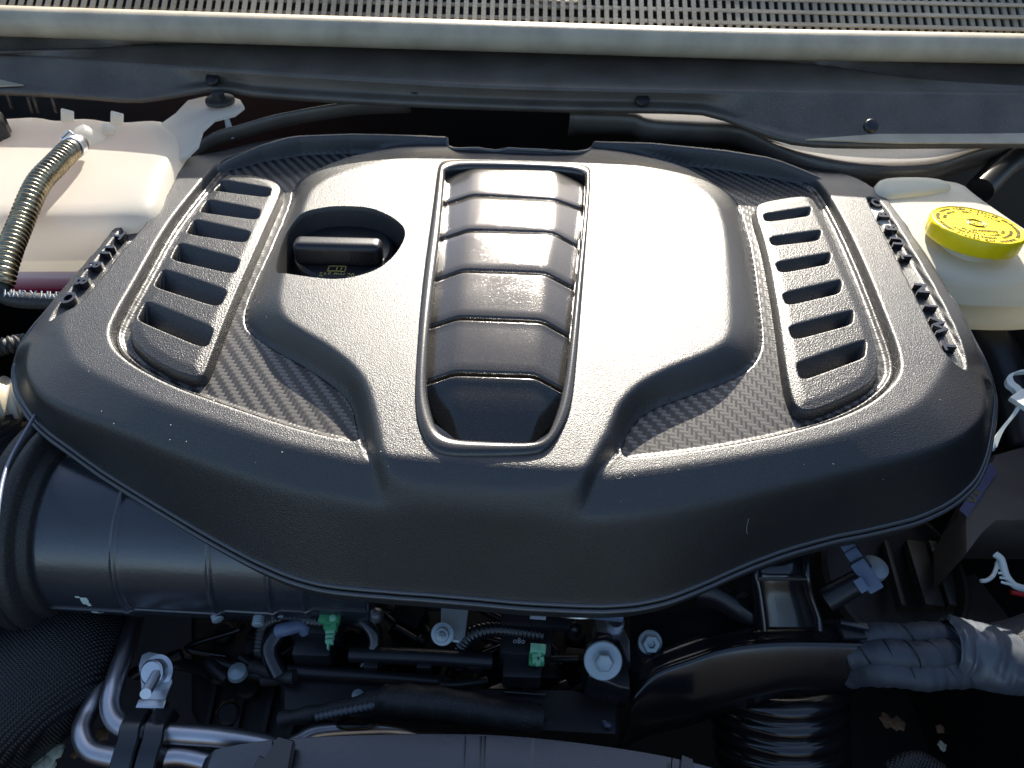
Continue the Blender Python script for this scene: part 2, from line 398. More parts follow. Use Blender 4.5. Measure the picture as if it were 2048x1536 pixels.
def region_mesh(name, outer, holes, X, Y, Z, x0, y0, st, mt, parent):
    """grid cells inside outer and outside holes, border vertices moved onto the contours"""
    ny, nx = X.shape
    Xc = (X[:-1, :-1]+X[1:, 1:])/2; Yc = (Y[:-1, :-1]+Y[1:, 1:])/2
    keep = sdist(outer, Xc, Yc) > 0
    for h in holes:
        lo = h.min(0)-0.003; hi = h.max(0)+0.003
        m = (Xc > lo[0]) & (Xc < hi[0]) & (Yc > lo[1]) & (Yc < hi[1])
        idx = np.where(m); ins = sdist(h, Xc[idx], Yc[idx]) > 0
        keep[idx[0][ins], idx[1][ins]] = False
    cnt = np.zeros((ny, nx), int)
    for a in (0, 1):
        for b in (0, 1): cnt[a:ny-1+a, b:nx-1+b] += keep
    used = cnt > 0; border = used & (cnt < 4)
    ii = np.where(border); bxv = X[ii]; byv = Y[ii]; bd = np.full(bxv.shape, 1e9); sx = bxv.copy(); sy = byv.copy()
    for poly in [outer]+list(holes):
        d, qx, qy = sdist(poly, bxv, byv, closest=True); d = np.abs(d); m = d < bd
        bd[m] = d[m]; sx[m] = qx[m]; sy[m] = qy[m]
    X2 = X.copy(); Y2 = Y.copy(); Z2 = Z.copy(); X2[ii] = sx; Y2[ii] = sy; Z2[ii] = bilerp(Z, x0, y0, st, sx, sy)
    ids = -np.ones((ny, nx), int); ids[used] = np.arange(used.sum())
    V = np.stack([X2[used], Y2[used], Z2[used]], 1)
    kk = np.where(keep)
    Fc = np.stack([ids[kk], ids[kk[0], kk[1]+1], ids[kk[0]+1, kk[1]+1], ids[kk[0]+1, kk[1]]], 1)
    return mobj(name, V, Fc.tolist(), mt, parent)
def wall_down(name, poly, zfn, depth, mt, parent, inset=0.0, rows=4, flare=None):
    """skirt hanging from a contour; inset pulls the foot toward the centroid"""
    c = poly.mean(0); R = []
    for k in range(rows+1):
        t = k/rows
        R.append([(p[0]+(c[0]-p[0])*inset*t, p[1]+(c[1]-p[1])*inset*t, zfn(p[0], p[1])-depth*t) for p in poly])
    bm = bmesh.new(); add_grid(bm, R, closed_u=True)
    return bobj(name, bm, mt, parent, True, 60)

# lip outline with its height
L0p = [(887, 281, -4), (800, 277, -4), (700, 275, -5), (600, 279, -5), (520, 291, -6), (440, 311, -8), (390, 319, -6), (350, 332, -5), (308, 370, -5),
       (262, 427, -5), (228, 470, -5), (188, 519, -6), (146, 567, -7), (100, 616, -9), (62, 658, -14), (38, 696, -24), (28, 735, -38), (35, 785, -42), (68, 838, -46), (120, 886, -50), (200, 941, -54),
       (280, 990, -58), (400, 1062, -62), (500, 1117, -65), (580, 1152, -66), (650, 1171, -67), (750, 1181, -68), (900, 1192, -68), (1050, 1206, -68), (1180, 1212, -68), (1260, 1209, -68),
       (1330, 1196, -68), (1400, 1170, -67), (1480, 1134, -66), (1560, 1104, -65), (1650, 1078, -64), (1750, 1057, -62), (1840, 1034, -58), (1905, 1002, -54), (1950, 962, -50), (1972, 915, -45), (1984, 850, -40),
       (1990, 800, -34), (1984, 762, -22), (1968, 718, -12), (1936, 662, -8), (1886, 578, -6), (1832, 494, -5), (1798, 440, -5), (1768, 400, -5), (1712, 362, -5), (1640, 343, -8),
       (1560, 326, -7), (1450, 308, -5), (1300, 293, -4), (1195, 290, -3), (1184, 298, -2), (1178, 310, 2), (1150, 318, 6), (1030, 312, 7), (920, 309, 6), (900, 304, 2), (893, 295, -2)]
_l0 = []
for a, b, z in L0p:
    p = PC(a, b, z/1000); _l0.append((p.x, p.y, z/1000))
_l0 = chaikin(_l0, 2); L0 = np.array([q[:2] for q in _l0]); L0z = np.array([q[2] for q in _l0])
L1p = [(870, 286), (700, 281), (600, 285), (520, 297), (445, 317), (394, 326), (356, 339), (314, 376), (268, 432), (234, 475), (152, 572), (106, 621), (72, 664), (54, 700), (46, 745), (62, 780), (90, 807), (143, 832), (215, 857), (322, 898),
       (430, 936), (558, 976), (680, 1000), (770, 1016), (960, 1030), (1160, 1042), (1300, 1030), (1500, 993), (1700, 950), (1850, 912), (1925, 880), (1968, 838), (1976, 796), (1968, 762), (1956, 722), (1928, 665),
       (1880, 581), (1826, 497), (1792, 444), (1762, 406), (1706, 368), (1636, 350), (1556, 333), (1450, 315), (1300, 300), (1200, 297), (1030, 318), (900, 314)]
L1 = xy(L1p, -0.011)
L2p = [(860, 292), (700, 289), (600, 292), (520, 305), (455, 325), (404, 335), (368, 348), (326, 384), (278, 438), (240, 480), (166, 578), (124, 630), (120, 662), (134, 690), (146, 722), (215, 761), (286, 793), (358, 818), (465, 854), (558, 884),
       (650, 905), (730, 925), (780, 935), (960, 950), (1130, 960), (1190, 955), (1283, 944), (1416, 924), (1593, 893), (1726, 858), (1835, 812), (1866, 775), (1890, 738), (1912, 690), (1870, 588), (1820, 502), (1784, 448), (1750, 410),
       (1694, 376), (1625, 362), (1550, 345), (1450, 325), (1300, 308), (1200, 306), (1030, 326), (900, 322)]
L2 = xy(L2p, 0.0)
CLp = [(441, 344), (395, 400), (342, 469), (286, 572), (247, 641), (230, 680), (239, 714), (277, 748), (359, 791), (458, 826), (544, 856), (630, 882), (712, 900), (722, 893), (720, 865), (711, 821), (694, 791), (630, 744), (544, 697),
       (501, 667), (491, 645), (496, 615), (522, 555), (557, 478), (585, 408), (589, 375), (608, 357), (651, 336), (690, 322), (735, 313), (762, 307), (673, 303), (587, 307), (501, 319), (458, 332)]
CRp = [(1243, 925), (1238, 896), (1259, 851), (1296, 820), (1371, 794), (1469, 758), (1500, 736), (1517, 710), (1522, 679), (1513, 599), (1500, 501), (1482, 435), (1473, 408), (1456, 391), (1425, 369), (1385, 346), (1336, 329), (1290, 320),
       (1416, 331), (1526, 351), (1600, 364), (1637, 386), (1681, 466), (1717, 546), (1752, 634), (1783, 718), (1788, 758), (1770, 789), (1726, 825), (1659, 856), (1549, 887), (1416, 913), (1256, 933)]
FLOOR = -0.009
CL = xy(CLp, FLOOR); CR = xy(CRp, FLOOR)
HBp = [(700, 318), (651, 336), (608, 357), (589, 375), (585, 408), (557, 478), (522, 555), (496, 615), (491, 645), (501, 667), (544, 697), (630, 744), (694, 791), (711, 821), (720, 865), (727, 900), (745, 955), (772, 1022),
       (1158, 1045), (1185, 985), (1212, 945), (1236, 920), (1238, 896), (1259, 851), (1296, 820), (1371, 794), (1469, 758), (1500, 736), (1517, 710), (1522, 679), (1513, 599), (1500, 501), (1482, 435), (1473, 408), (1456, 391), (1425, 369), (1385, 346), (1336, 329),
       (1270, 312), (1190, 300), (1030, 300), (880, 300), (780, 302)]
HB = xy(HBp, FLOOR)
HSp = [(790, 318), (720, 332), (660, 352), (622, 376), (608, 405), (590, 470), (566, 540), (556, 598), (562, 632), (595, 658), (655, 692), (707, 735), (733, 774), (748, 830), (760, 900), (785, 955),
       (1150, 972), (1185, 920), (1221, 856), (1239, 811), (1274, 772), (1336, 736), (1416, 705), (1452, 682), (1462, 660), (1458, 560), (1450, 460), (1432, 400), (1390, 368), (1320, 342), (1230, 322), (1180, 312), (1030, 308), (880, 308)]
HT = 0.010
HS = xy(HSp, HT)
OILp = [(548, 521), (557, 482), (570, 448), (608, 422), (664, 411), (737, 413), (780, 430), (808, 452), (812, 473), (793, 508), (759, 538), (707, 555), (664, 559), (612, 553), (565, 546), (550, 540)]
OIL = xy(OILp, HT)
ORNp = [(884, 322), (1030, 326), (1176, 331), (1183, 346), (1168, 546), (1150, 767), (1139, 834), (1112, 885), (1083, 910), (985, 913), (889, 912), (853, 893), (833, 845), (829, 780), (842, 590), (866, 413), (875, 336)]
ORN = xy(ORNp, HT)
LEDLp = [(338, 356), (362, 352), (338, 402), (290, 465), (240, 525), (190, 590), (155, 628), (98, 646), (104, 632), (148, 584), (194, 532), (264, 447), (312, 388)]
LEDRp = [(1728, 402), (1736, 424), (1770, 493), (1806, 563), (1841, 634), (1882, 716), (1905, 734), (1940, 742), (1913, 680), (1861, 582), (1810, 496), (1756, 408)]
LEDL = xy(LEDLp, -0.005); LEDR = xy(LEDRp, -0.005)

def c4(l): return [(200+a/2.327, 280+b/2.327) for a, b in l]
def c6(l): return [(1150+a/2.258, 280+b/2.258) for a, b in l]
def c5(l): return [(800+a/2.258, 280+b/2.258) for a, b in l]
VL = xy(c4([(595, 155), (720, 155), (830, 190), (857, 222), (840, 275), (720, 545), (600, 820), (515, 1050), (490, 1100), (440, 1118), (330, 1085), (200, 1010), (140, 950), (122, 895), (132, 840), (190, 720), (330, 480), (480, 270), (560, 172)]), -0.001)
VR = xy(c6([(815, 278), (1000, 246), (1070, 252), (1110, 295), (1230, 560), (1330, 780), (1388, 980), (1383, 1060), (1340, 1118), (1200, 1190), (1080, 1236), (1010, 1228), (968, 1180), (940, 1050), (900, 750), (850, 480), (800, 325)]), -0.001)
ST = 0.0009
x0, x1_ = L0[:, 0].min()-0.004, L0[:, 0].max()+0.004; y0, y1_ = L0[:, 1].min()-0.004, L0[:, 1].max()+0.004
gx = np.arange(x0, x1_, ST); gy = np.arange(y0, y1_, ST); GX, GY = np.meshgrid(gx, gy)
def local(poly, pad):
    lo = poly.min(0)-pad; hi = poly.max(0)+pad
    j0, j1 = np.searchsorted(gy, [lo[1], hi[1]]); i0, i1 = np.searchsorted(gx, [lo[0], hi[0]])
    return slice(max(j0, 0), j1), slice(max(i0, 0), i1)
d0, z0 = sdist(L0, GX, GY, attr=L0z); d1 = sdist(L1, GX, GY); d2 = sdist(L2, GX, GY)
z1 = -0.011 + 0*z0
z1 = np.maximum(z1, np.minimum(z0+0.004, 0))
low = z0 + (z1-z0)*np.clip(np.maximum(d0, 0)/(np.maximum(d0, 0)+np.maximum(-d1, 0)+1e-9), 0, 1)
mid = z1*(1-np.clip(np.maximum(d1, 0)/(np.maximum(d1, 0)+np.maximum(-d2, 0)+1e-9), 0, 1))
B = np.where(d1 < 0, low, np.where(d2 < 0, mid, 0.0)); B = np.where(d0 < 0, z0, B)
Bb = gblur(B, 0.0015/ST); 
wedge = sm(d0, 0.0, 0.009); B = B*(1-wedge)+Bb*wedge
hb = sdist(HB, GX, GY); hs = sdist(HS, GX, GY)
T = np.where(hs > 0, 1.0, np.clip(np.maximum(hb, 0)/(np.maximum(hb, 0)+np.maximum(-hs, 0)+1e-9), 0, 1)); T = np.where(hb < 0, 0, T)
T = gblur(T, 0.0016/ST)
def recess(poly, pad=0.03):
    R = np.zeros_like(GX); W = np.zeros_like(GX); s = local(poly, pad)
    d = sdist(poly, GX[s], GY[s]); R[s] = sm(d, -0.0012, 0.0012); W[s] = np.exp(-np.maximum(-d, 0)/0.012); return R, W
RL, WL = recess(CL); R_R, WR = recess(CR)
Rm = np.maximum(RL, R_R); Wm = np.maximum(WL, WR)
inh = hb > 0
Zc = B + HT*T + np.where(inh, FLOOR*(1-T)*Wm, FLOOR*Rm)
rims = gblur(Zc, 0.0007/ST); Zc = rims
# the rim round the carbon stands a little proud and rolls over
for rl_ in ([(891, 284), (800, 280), (700, 278), (600, 282), (520, 294), (450, 312), (405, 328)], [(1190, 293), (1300, 296), (1450, 311), (1560, 329), (1640, 346), (1690, 362)]):
    q_ = np.array([tuple(PC(a, b, 0.004))[:2] for a, b in rl_]); s = local(q_, 0.02)
    d, at_ = sdist(q_, GX[s], GY[s], attr=np.linspace(1, 0, len(q_)), closed=False)
    Zc[s] = np.maximum(Zc[s], -0.012+0.0205*np.minimum(at_*2.2, 1)**0.6*(1-sm(d, 0.0016, 0.0058)))
for led in (LEDL, LEDR):
    s = local(led, 0.01); d = sdist(led, GX[s], GY[s]); w_ = sm(d, -0.0005, 0.0009)
    Zc[s] = Zc[s]*(1-w_) + (-0.0058)*w_
    s = local(led, 0.03); d = sdist(led, GX[s], GY[s])
CW = np.clip(crown(GX, GY), -0.03, 0)
ZC = Zc + CW
def zcov(x, y): return float(bilerp(ZC, x0, y0, ST, np.array([x]), np.array([y]))[0])

def shrink2(poly):
    c = poly.mean(0); d = np.linalg.norm(poly-c, axis=1, keepdims=True); return c+(poly-c)*(1-0.006/d)
cover = thing('engine_cover', 'large black grained plastic engine cover with carbon-look inserts and two vent panels', 'engine cover', tuple(P(1000, 700, -0.03)))
shell = region_mesh('cover_shell', L0, [OIL, ORN, shrink2(VL), shrink2(VR)], GX, GY, ZC, x0, y0, ST, M_COVER, cover)
# lip: two beads round the edge and the skirt behind it
path = [(p[0], p[1], zcov(p[0], p[1])-0.0008) for p in L0]
path = cr(path, 2, True)
cen = L0.mean(0)
bm = bmesh.new(); add_tube(bm, path, 0.0015, 8, closed=True); bobj('lip_bead', bm, M_LIP, cover, sharp=None)
path2 = [(p[0]+(p[0]-cen[0])*0.006, p[1]+(p[1]-cen[1])*0.006-0.0006, p[2]-0.0034) for p in path]
bm = bmesh.new(); add_tube(bm, path2, 0.0016, 8, closed=True); bobj('lip_bead', bm, M_LIP, cover, sharp=None)
wall_down('skirt', L0, zcov, 0.016, M_COVER, cover)
# filler well
zwell = lambda x, y: zcov(x, y)
wc = OIL.mean(0); rows = []
for t, ins, dz in ((0, 0, 0), (0.1, 0.012, -0.0012), (0.3, 0.02, -0.004), (1, 0.05, -0.030), (1.1, 0.09, -0.0335), (1.2, 0.3, -0.034), (1.3, 0.98, -0.034)):
    rows.append([(p[0]+(wc[0]-p[0])*ins, p[1]+(wc[1]-p[1])*ins, (zcov(p[0], p[1]) if t < 0.9 else HT)+dz) for p in OIL])
bm = bmesh.new(); add_grid(bm, rows, closed_u=True); bobj('filler_well', bm, M_COVER, cover, sharp=None)

# carbon inserts
def shrink(poly, m):
    c = poly.mean(0); d = np.linalg.norm(poly-c, axis=1, keepdims=True); return c+(poly-c)*(1-m/d)
def carbon(poly, hole):
    sl_ = local(poly, 0.004); X = GX[sl_]; Y = GY[sl_]
    d = sdist(poly, X, Y)
    hmask = sm(-sdist(HB, X, Y), 0.004, 0.012)             # bead only away from the hump
    bead = np.exp(-((d-0.0024)/0.0017)**2)*0.0024*hmask
    Z = FLOOR + 0.0012 + bead - 0.004*sm(-d, -0.0008, 0.0004) + CW[sl_]
    ins = np.array(poly)
    return region_mesh('carbon_panel', ins, [hole], X, Y, Z, X[0, 0], Y[0, 0], ST, M_CARBON, cover)
carbon(CL, shrink(VL, 0.005)); carbon(CR, shrink(VR, 0.005))

# vent panels
SLL = [[(575, 163), (800, 208), (778, 268), (538, 237)], [(515, 252), (750, 306), (727, 372), (472, 337)], [(455, 342), (710, 408), (672, 478), (410, 438)],
       [(385, 447), (662, 528), (618, 622), (340, 558)], [(315, 568), (606, 668), (548, 775), (260, 683)], [(235, 715), (540, 835), (486, 966), (183, 838)]]
SLR = [[(845, 322), (1070, 285), (1048, 345), (868, 370)], [(872, 425), (1118, 388), (1090, 455), (900, 478)], [(898, 535), (1160, 488), (1135, 562), (932, 600)],
       [(930, 672), (1208, 605), (1184, 694), (962, 745)], [(960, 818), (1258, 742), (1238, 834), (992, 900)], [(995, 975), (1315, 868), (1294, 984), (1026, 1082)]]
def vent(out, slots, conv, side):
    st = 0.00055; lo = out.min(0)-0.002; hi = out.max(0)+0.002
    X, Y = np.meshgrid(np.arange(lo[0], hi[0], st), np.arange(lo[1], hi[1], st))
    d = sdist(out, X, Y)
    Z = -0.0012 - 0.008*(1-sm(d, -0.0006, 0.0028)) + 0.0012*sm(d, 0.002, 0.010)
    ribs = np.zeros_like(Z)
    for s in slots:
        q = [tuple(PC(a, b, -0.001))[:2] for a, b in conv(s)]       # rear-left, rear-right, front-right, front-left
        q = np.array(q); q[0] += 0.31*(q[3]-q[0]); q[1] += 0.31*(q[2]-q[1]); c = q.mean(0); qq = q
        for kk in (0.90, 0.84, 0.78):
            qq = np.array([w for i in range(len(qq)) for w in (qq[i]*kk+qq[(i+1) % len(qq)]*(1-kk), qq[i]*(1-kk)+qq[(i+1) % len(qq)]*kk)])
        qq = c+(qq-c)*1.03
        ds = sdist(qq, X, Y)
        fr = sdist(np.array([q[3], q[2]]), X, Y, closed=False); rr_ = sdist(np.array([q[0], q[1]]), X, Y, closed=False)
        v = rr_/(rr_+fr+1e-9)
        pit = 0.0004+0.0150*np.clip(v*1.1, 0, 1)**1.05+0.022*sm(v, 0.66, 0.78)
        Z -= pit*sm(ds, -0.0010, 0.0011)
        # the bar ahead of a slot swells
    Z = gblur(Z, 0.0003/st*1.0)
    Z += np.clip(crown(X, Y), -0.03, 0)
    p = region_mesh('vent_panel', out, [], X, Y, Z, lo[0], lo[1], st, M_COARSE, cover)
    return p
vent(VL, SLL, c4, 'l'); vent(VR, SLR, c6, 'r')

# ornament: frame, slats, pan
def frame():
    inn = c5([(205, 115), (520, 118), (830, 133), (838, 190), (820, 420), (800, 600), (775, 850), (750, 1050), (718, 1200), (672, 1325), (620, 1366), (420, 1358), (225, 1345), (165, 1305), (132, 1190), (118, 1100), (132, 850), (160, 600), (185, 400), (203, 180)])
    A = np.array(chaikin([tuple(PC(a, b, HT+0.002))[:2] for a, b in inn], 2))
    def toarc(poly, n):
        c = np.array([poly[:, 0].mean(), (poly[:, 1].min()+poly[:, 1].max())/2])
        out = []
        # resample by angle-free arclength, starting at the rear-left corner
        i0 = np.argmin(poly[:, 0]-poly[:, 1]*3); q = np.roll(poly, -i0, 0)
        area = 0.5*np.sum(q[:, 0]*np.roll(q[:, 1], -1)-np.roll(q[:, 0], -1)*q[:, 1])
        if area < 0: q = np.vstack([q[:1], q[1:][::-1]])
        q2 = np.vstack([q, q[:1]]); seg = np.linalg.norm(np.diff(q2, axis=0), axis=1); s = np.concatenate([[0], np.cumsum(seg)]); s /= s[-1]
        tt = np.linspace(0, 1, n, endpoint=False)
        return np.stack([np.interp(tt, s, q2[:, 0]), np.interp(tt, s, q2[:, 1])], 1)
    O = toarc(ORN, 220); I = toarc(A, 220); rows = []
    # inner points are matched to the nearest outer direction
    for k, h in ((-0.06, -0.003), (0.0, 0.0006), (0.18, 0.0028), (0.5, 0.0034), (0.82, 0.0030), (0.97, 0.0018), (1.0, -0.001), (1.0, -0.012)):
        rows.append([((1-k)*O[i][0]+k*I[i][0], (1-k)*O[i][1]+k*I[i][1], HT+h+crown(O[i][0], O[i][1])) for i in range(220)])
    bm = bmesh.new(); add_grid(bm, rows, closed_u=True); return bobj('ornament_frame', bm, M_SATIN, cover, sharp=None), A
fr_, AIN = frame()
# pan under the slats
pan = [(p[0], p[1]) for p in AIN]; bm = bmesh.new()
pv = [bm.verts.new((p[0], p[1], -0.006+crown(p[0], p[1]))) for p in pan]; bm.faces.new(pv); bobj('ornament_pan', bm, M_GLOSS, cover, False, None)
G = [[(208, 165), (335, 122), (690, 130), (832, 200)], [(190, 285), (330, 240), (700, 262), (822, 305)], [(172, 445), (310, 398), (690, 410), (806, 475)], [(145, 630), (285, 578), (655, 592), (788, 662)],
     [(128, 835), (265, 790), (640, 805), (766, 876)], [(112, 1085), (250, 1038), (610, 1050), (740, 1122)], [(150, 1330), (255, 1400), (600, 1410), (680, 1370)]]
def slat(i):
    a = c5(G[i]); b = c5(G[i+1]); zs = [0.0045, 0.0100, 0.0100, 0.0045]
    def row(src, dz, dy=0.0, ripple=0):
        pts = [PC(q[0], q[1], z+(0.0 if i < 5 else 0)) for q, z in zip(src, zs)]
        # widen flanks with flat skirts so that they run under the frame
        out = []
        knots = [0, 0.07, 0.93/1.0, 1]
        seq = [pts[0], pts[1], pts[2], pts[3]]
        lin = []
        for s in range(3):
            n = 8 if s != 1 else 12
            for k in range(n): lin.append(seq[s].lerp(seq[s+1], k/n))
        lin.append(seq[3])
        # soften the two bends
        for _ in range(1): lin = [lin[0]]+[(lin[j-1]+lin[j]*2+lin[j+1])/4 for j in range(1, len(lin)-1)]+[lin[-1]]
        return [Vector((p.x, p.y+dy, p.z+dz)) for p in lin]
    rows = []
    fall = 0.0 if i < 5 else 0.014
    r0 = row(a, 0.0004); r1 = row(b, -0.0008)
    if i == 5: r1 = row([(q[0], q[1]) for q in b], -0.008)
    def mixr(t, dz=0, dy=0): return [p.lerp(q, t)+Vector((0, dy, dz)) for p, q in zip(r0, r1)]
    N = 8
    g = 0.0046 if i else 0.0010
    rows.append(mixr(0, -0.006, -g-0.0001)); rows.append(mixr(0, -0.0012, -g)); rows.append(mixr(0.01, -0.0003, -g)); rows.append(mixr(0.03, 0.0, -g))
    for k in range(1, N): rows.append(mixr(0.03+0.92*k/N, 0.0003*math.sin(math.pi*k/N)+0.0004*math.exp(-k) - (0.022*(k/N)**2 if i == 5 else 0)))
    if i < 5:
        rows.append(mixr(0.965, 0.0)); rows.append(mixr(0.985, -0.0003)); rows.append(mixr(1.0, -0.0013)); rows.append(mixr(1.0, -0.010, -0.0004))
    else: rows.append(mixr(1.0, -0.024))
    bm = bmesh.new(); add_grid(bm, rows); bobj('slat', bm, M_GLOSS, fr_, True, None)
for i in range(6): slat(i)

# raised letters TWIN TURBO on both ledges
def letters(a, b, seq, up_in):
    A = Vector(a); Bv = Vector(b); L = (Bv-A).length; r = (Bv-A).normalized()
    n = len(seq); adv = L/n
    for i, ch in enumerate(seq):
        if ch == ' ': continue
        p = A + r*(adv*(i+0.5)); up = Vector((up_in, 0, 0)) - r*r.x*up_in; up.normalize()
        me = text_mesh(ch, 0.0112, ext=0.0026, bold=0.0004, xs=1.35 if ch != 'I' else 1.1)
        nn = r.cross(up).normalized()
        M = Matrix((r, up, nn)).transposed().to_4x4(); M.translation = Vector((p.x, p.y, zcov(p.x, p.y)+0.0022))
        me.transform(M); me.transform(Matrix.Translation(-cover.location)); me.materials.clear(); me.materials.append(M_BLACKSM)
        o = bpy.data.objects.new('raised_letter', me); link(o, shell)
letters(PC(1905, 722, -0.005), PC(1744, 402, -0.005), 'TWIN TURBO', -1)
letters(PC(350, 354, -0.005), PC(126, 622, -0.005), 'TWIN TURBO', 1)

# lint, grit and short fibres lying on the cover
random.seed(5); bm = bmesh.new()
for k in range(150):
    px_ = random.uniform(120, 1900); py_ = random.uniform(400, 1160); p = PC(px_, py_, -0.005)
    if sdist(L1, np.array([p.x]), np.array([p.y]))[0] < 0 and random.random() < 0.6: continue
    if abs(sdist(HB, np.array([p.x]), np.array([p.y]))[0]) < 0.004: continue
    inr = max(sdist(CL, np.array([p.x]), np.array([p.y]))[0], sdist(CR, np.array([p.x]), np.array([p.y]))[0], sdist(ORN, np.array([p.x]), np.array([p.y]))[0], sdist(OIL, np.array([p.x]), np.array([p.y]))[0])
    if inr > -0.004 or sdist(L0, np.array([p.x]), np.array([p.y]))[0] < 0.006: continue
    q = Vector((p.x, p.y, zcov(p.x, p.y)+0.0002)); a = random.uniform(0, 6.28)
    if k % 5 == 0:
        L_ = random.uniform(0.0012, 0.0035); pts = [q+Vector((math.cos(a+t*1.4)*L_*t, math.sin(a+t*1.4)*L_*t, 0)) for t in (0, 0.35, 0.7, 1)]
        pts = [Vector((v.x, v.y, zcov(v.x, v.y)+0.0002)) for v in pts]; add_tube(bm, pts, 0.00008, 4)
    else: add_box(bm, q, (random.uniform(.0002, .0006), random.uniform(.0002, .0005), 0.0002), Matrix.Rotation(a, 3, 'Z'))
lint = bobj('lint', bm, mat('pale_lint', (0.5, 0.48, 0.42), 0.8), cover); lint['kind'] = 'stuff'

# ------------------------------------------------------------------ oil filler cap
BZ = -0.008
rim = P(668, 559, BZ); oc = Vector((rim.x, rim.y+0.0365, BZ-0.0125))
oil = thing('oil_filler_cap', 'black oil filler cap with ribbed grip bar in the round well of the cover', 'oil cap', tuple(oc))
lathe('cap_base', [(0.036, -0.01), (0.0365, 0.006), (0.0355, 0.0105), (0.033, 0.0125), (0.012, 0.0130)], oc, M_BLACK, oil, seg=72)
fy = P(665, 531, BZ).y; g0 = P(577, 492, 0.010); g1 = P(758, 494, 0.010); gw = (g1-g0).length; gm = Vector(((g0.x+g1.x)/2, fy+0.0065, 0))
grip = box('grip_bar', (gm.x, gm.y+0.001, -0.0010), (gw, 0.015, 0.018), M_BLACK, oil, euler(-6, 0, 1), 0.0058, 6)
bm = bmesh.new()
for sgn in (-1, 1):
    for k in range(14):
        add_box(bm, (gm.x+sgn*gw*0.29+(k-6.5)*0.00125, gm.y-0.0063, -0.0012), (0.0006, 0.0014, 0.0095), euler(-6, 0, 0))
bobj('grip_ribs', bm, M_BLACK, grip)
bm = bmesh.new(); sxx = 0.0120
iy = fy-0.0046; iz = BZ+0.0006
def bar(ax, ay, bx, by, w=0.0007):
    a = Vector((gm.x+ax, iy+ay, iz)); b = Vector((gm.x+bx, iy+by, iz)); d = b-a
    add_box(bm, (a+b)/2, (d.length+w, w, 0.0004), Matrix.Rotation(math.atan2(d.y, d.x), 3, 'Z'))
for s in ((-.006, -.003, -.006, .003), (-.006, .003, -.001, .0035), (-.001, .0035, 0, .0028), (0, .0028, .001, .0035), (.001, .0035, .006, .003), (.006, .003, .006, -.003), (-.006, -.003, 0, -.0025), (0, -.0025, .006, -.003), (0, .0028, 0, -.0025), (.003, .0005, .003, -.001), (.003, .0018, .0032, .0018)):
    bar(*s)
bobj('book_symbol', bm, M_GOLDINK, oil)
text_obj('print', 'SAE 0W-20', 0.0052, (gm.x+0.001, fy-0.0108, BZ-0.0002), (1, 0, 0), (0, 1, 0.2), M_GOLDINK, oil)

# ------------------------------------------------------------------ cowl at the rear
def line_px(pts, n=60, zc=None):
    """polyline of (px,py,z) resampled in px"""
    pts = cr([(a, b, c) for a, b, c in pts], 8); xs = [p[0] for p in pts]
    X = np.linspace(pts[0][0], pts[-1][0], n)
    return [P(x, np.interp(x, xs, [p[1] for p in pts]), np.interp(x, xs, [p[2] for p in pts])) for x in X]
def off(row, dx=0, dy=0, dz=0): return [p+Vector((dx, dy, dz)) for p in row]
cowl = thing('windscreen_cowl', 'black windscreen cowl with fine mesh intake screen, across the top behind the engine', 'cowl', tuple(P(1024, 60, 0.055)))
seal_top = line_px([(-300, 30, .062), (0, 42, .062), (500, 58, .062), (1024, 74, .062), (1500, 88, .062), (2048, 98, .062), (2350, 106, .062)])
rs = 0.0125
bm = bmesh.new(); add_tube(bm, off(seal_top, 0, 0, 0), rs, 20); bobj('rubber_seal', bm, M_SEAL, cowl, sharp=None)
# mesh screen
mp0 = off(seal_top, 0, rs*0.6, 0.002); a0 = mp0[0]; a1 = mp0[-1]; ux = (a1-a0).normalized(); uy = Vector((0, 1, 0.55)).normalized()
bm = bmesh.new(); Wd = (a1-a0).length; pit = 0.0080; pv_ = 0.0135; rowsn = 12
for k in range(int(Wd/pit)):
    c = a0+ux*(k*pit)+uy*(rowsn*pv_/2); add_box(bm, c, (0.0041, rowsn*pv_, 0.0020), basis((0, -0.55, 1), ux))
for k in range(rowsn+1):
    c = (a0+a1)/2+uy*(k*pv_)-Vector((0, 0, 0.0012)); add_box(bm, c, (Wd, 0.0036, 0.0012), basis((0, -0.55, 1), ux))
ms = bobj('mesh_screen', bm, M_MESH, cowl, False, None); ms['kind'] = 'stuff'
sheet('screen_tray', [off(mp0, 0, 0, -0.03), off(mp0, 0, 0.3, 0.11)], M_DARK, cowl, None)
nz = P(1112, -2, 0.07); nzz = lathe('washer_nozzle', [(0.030, -0.004), (0.030, 0.001), (0.026, 0.004), (0.010, 0.005)], nz+Vector((0, 0.012, 0)), M_SEAL, cowl, seg=40)
# panel between seal and first edge
edge1 = line_px([(-300, 104, .036), (0, 112, .036), (400, 137, .036), (800, 163, .036), (1024, 174, .036), (1500, 184, .036), (2048, 190, .036), (2350, 194, .036)])
crs = [(-300, 120, .03), (0, 104, .040), (200, 98, .041), (420, 86, .044), (800, 92, .044), (1200, 103, .044), (1600, 128, .044), (1800, 155, .041), (2048, 172, .039), (2350, 178, .038)]
cr_line = line_px(crs)
back = off(seal_top, 0, -0.002, -rs*0.9)
back2 = off(cr_line, 0, 0.012, -0.006)
rows = [back, off(cr_line, 0, 0.006, -0.004), off(cr_line, 0, 0.002, 0.0), off(cr_line, 0, -0.001, 0.0)]
for k in range(1, 6): rows.append([a.lerp(b, k/6) for a, b in zip(cr_line, off(edge1, 0, 0.003, 0))])
rows += [off(edge1, 0, 0.002, 0.0004), off(edge1, 0, 0, 0), off(edge1, 0, -0.0012, -0.0016)]
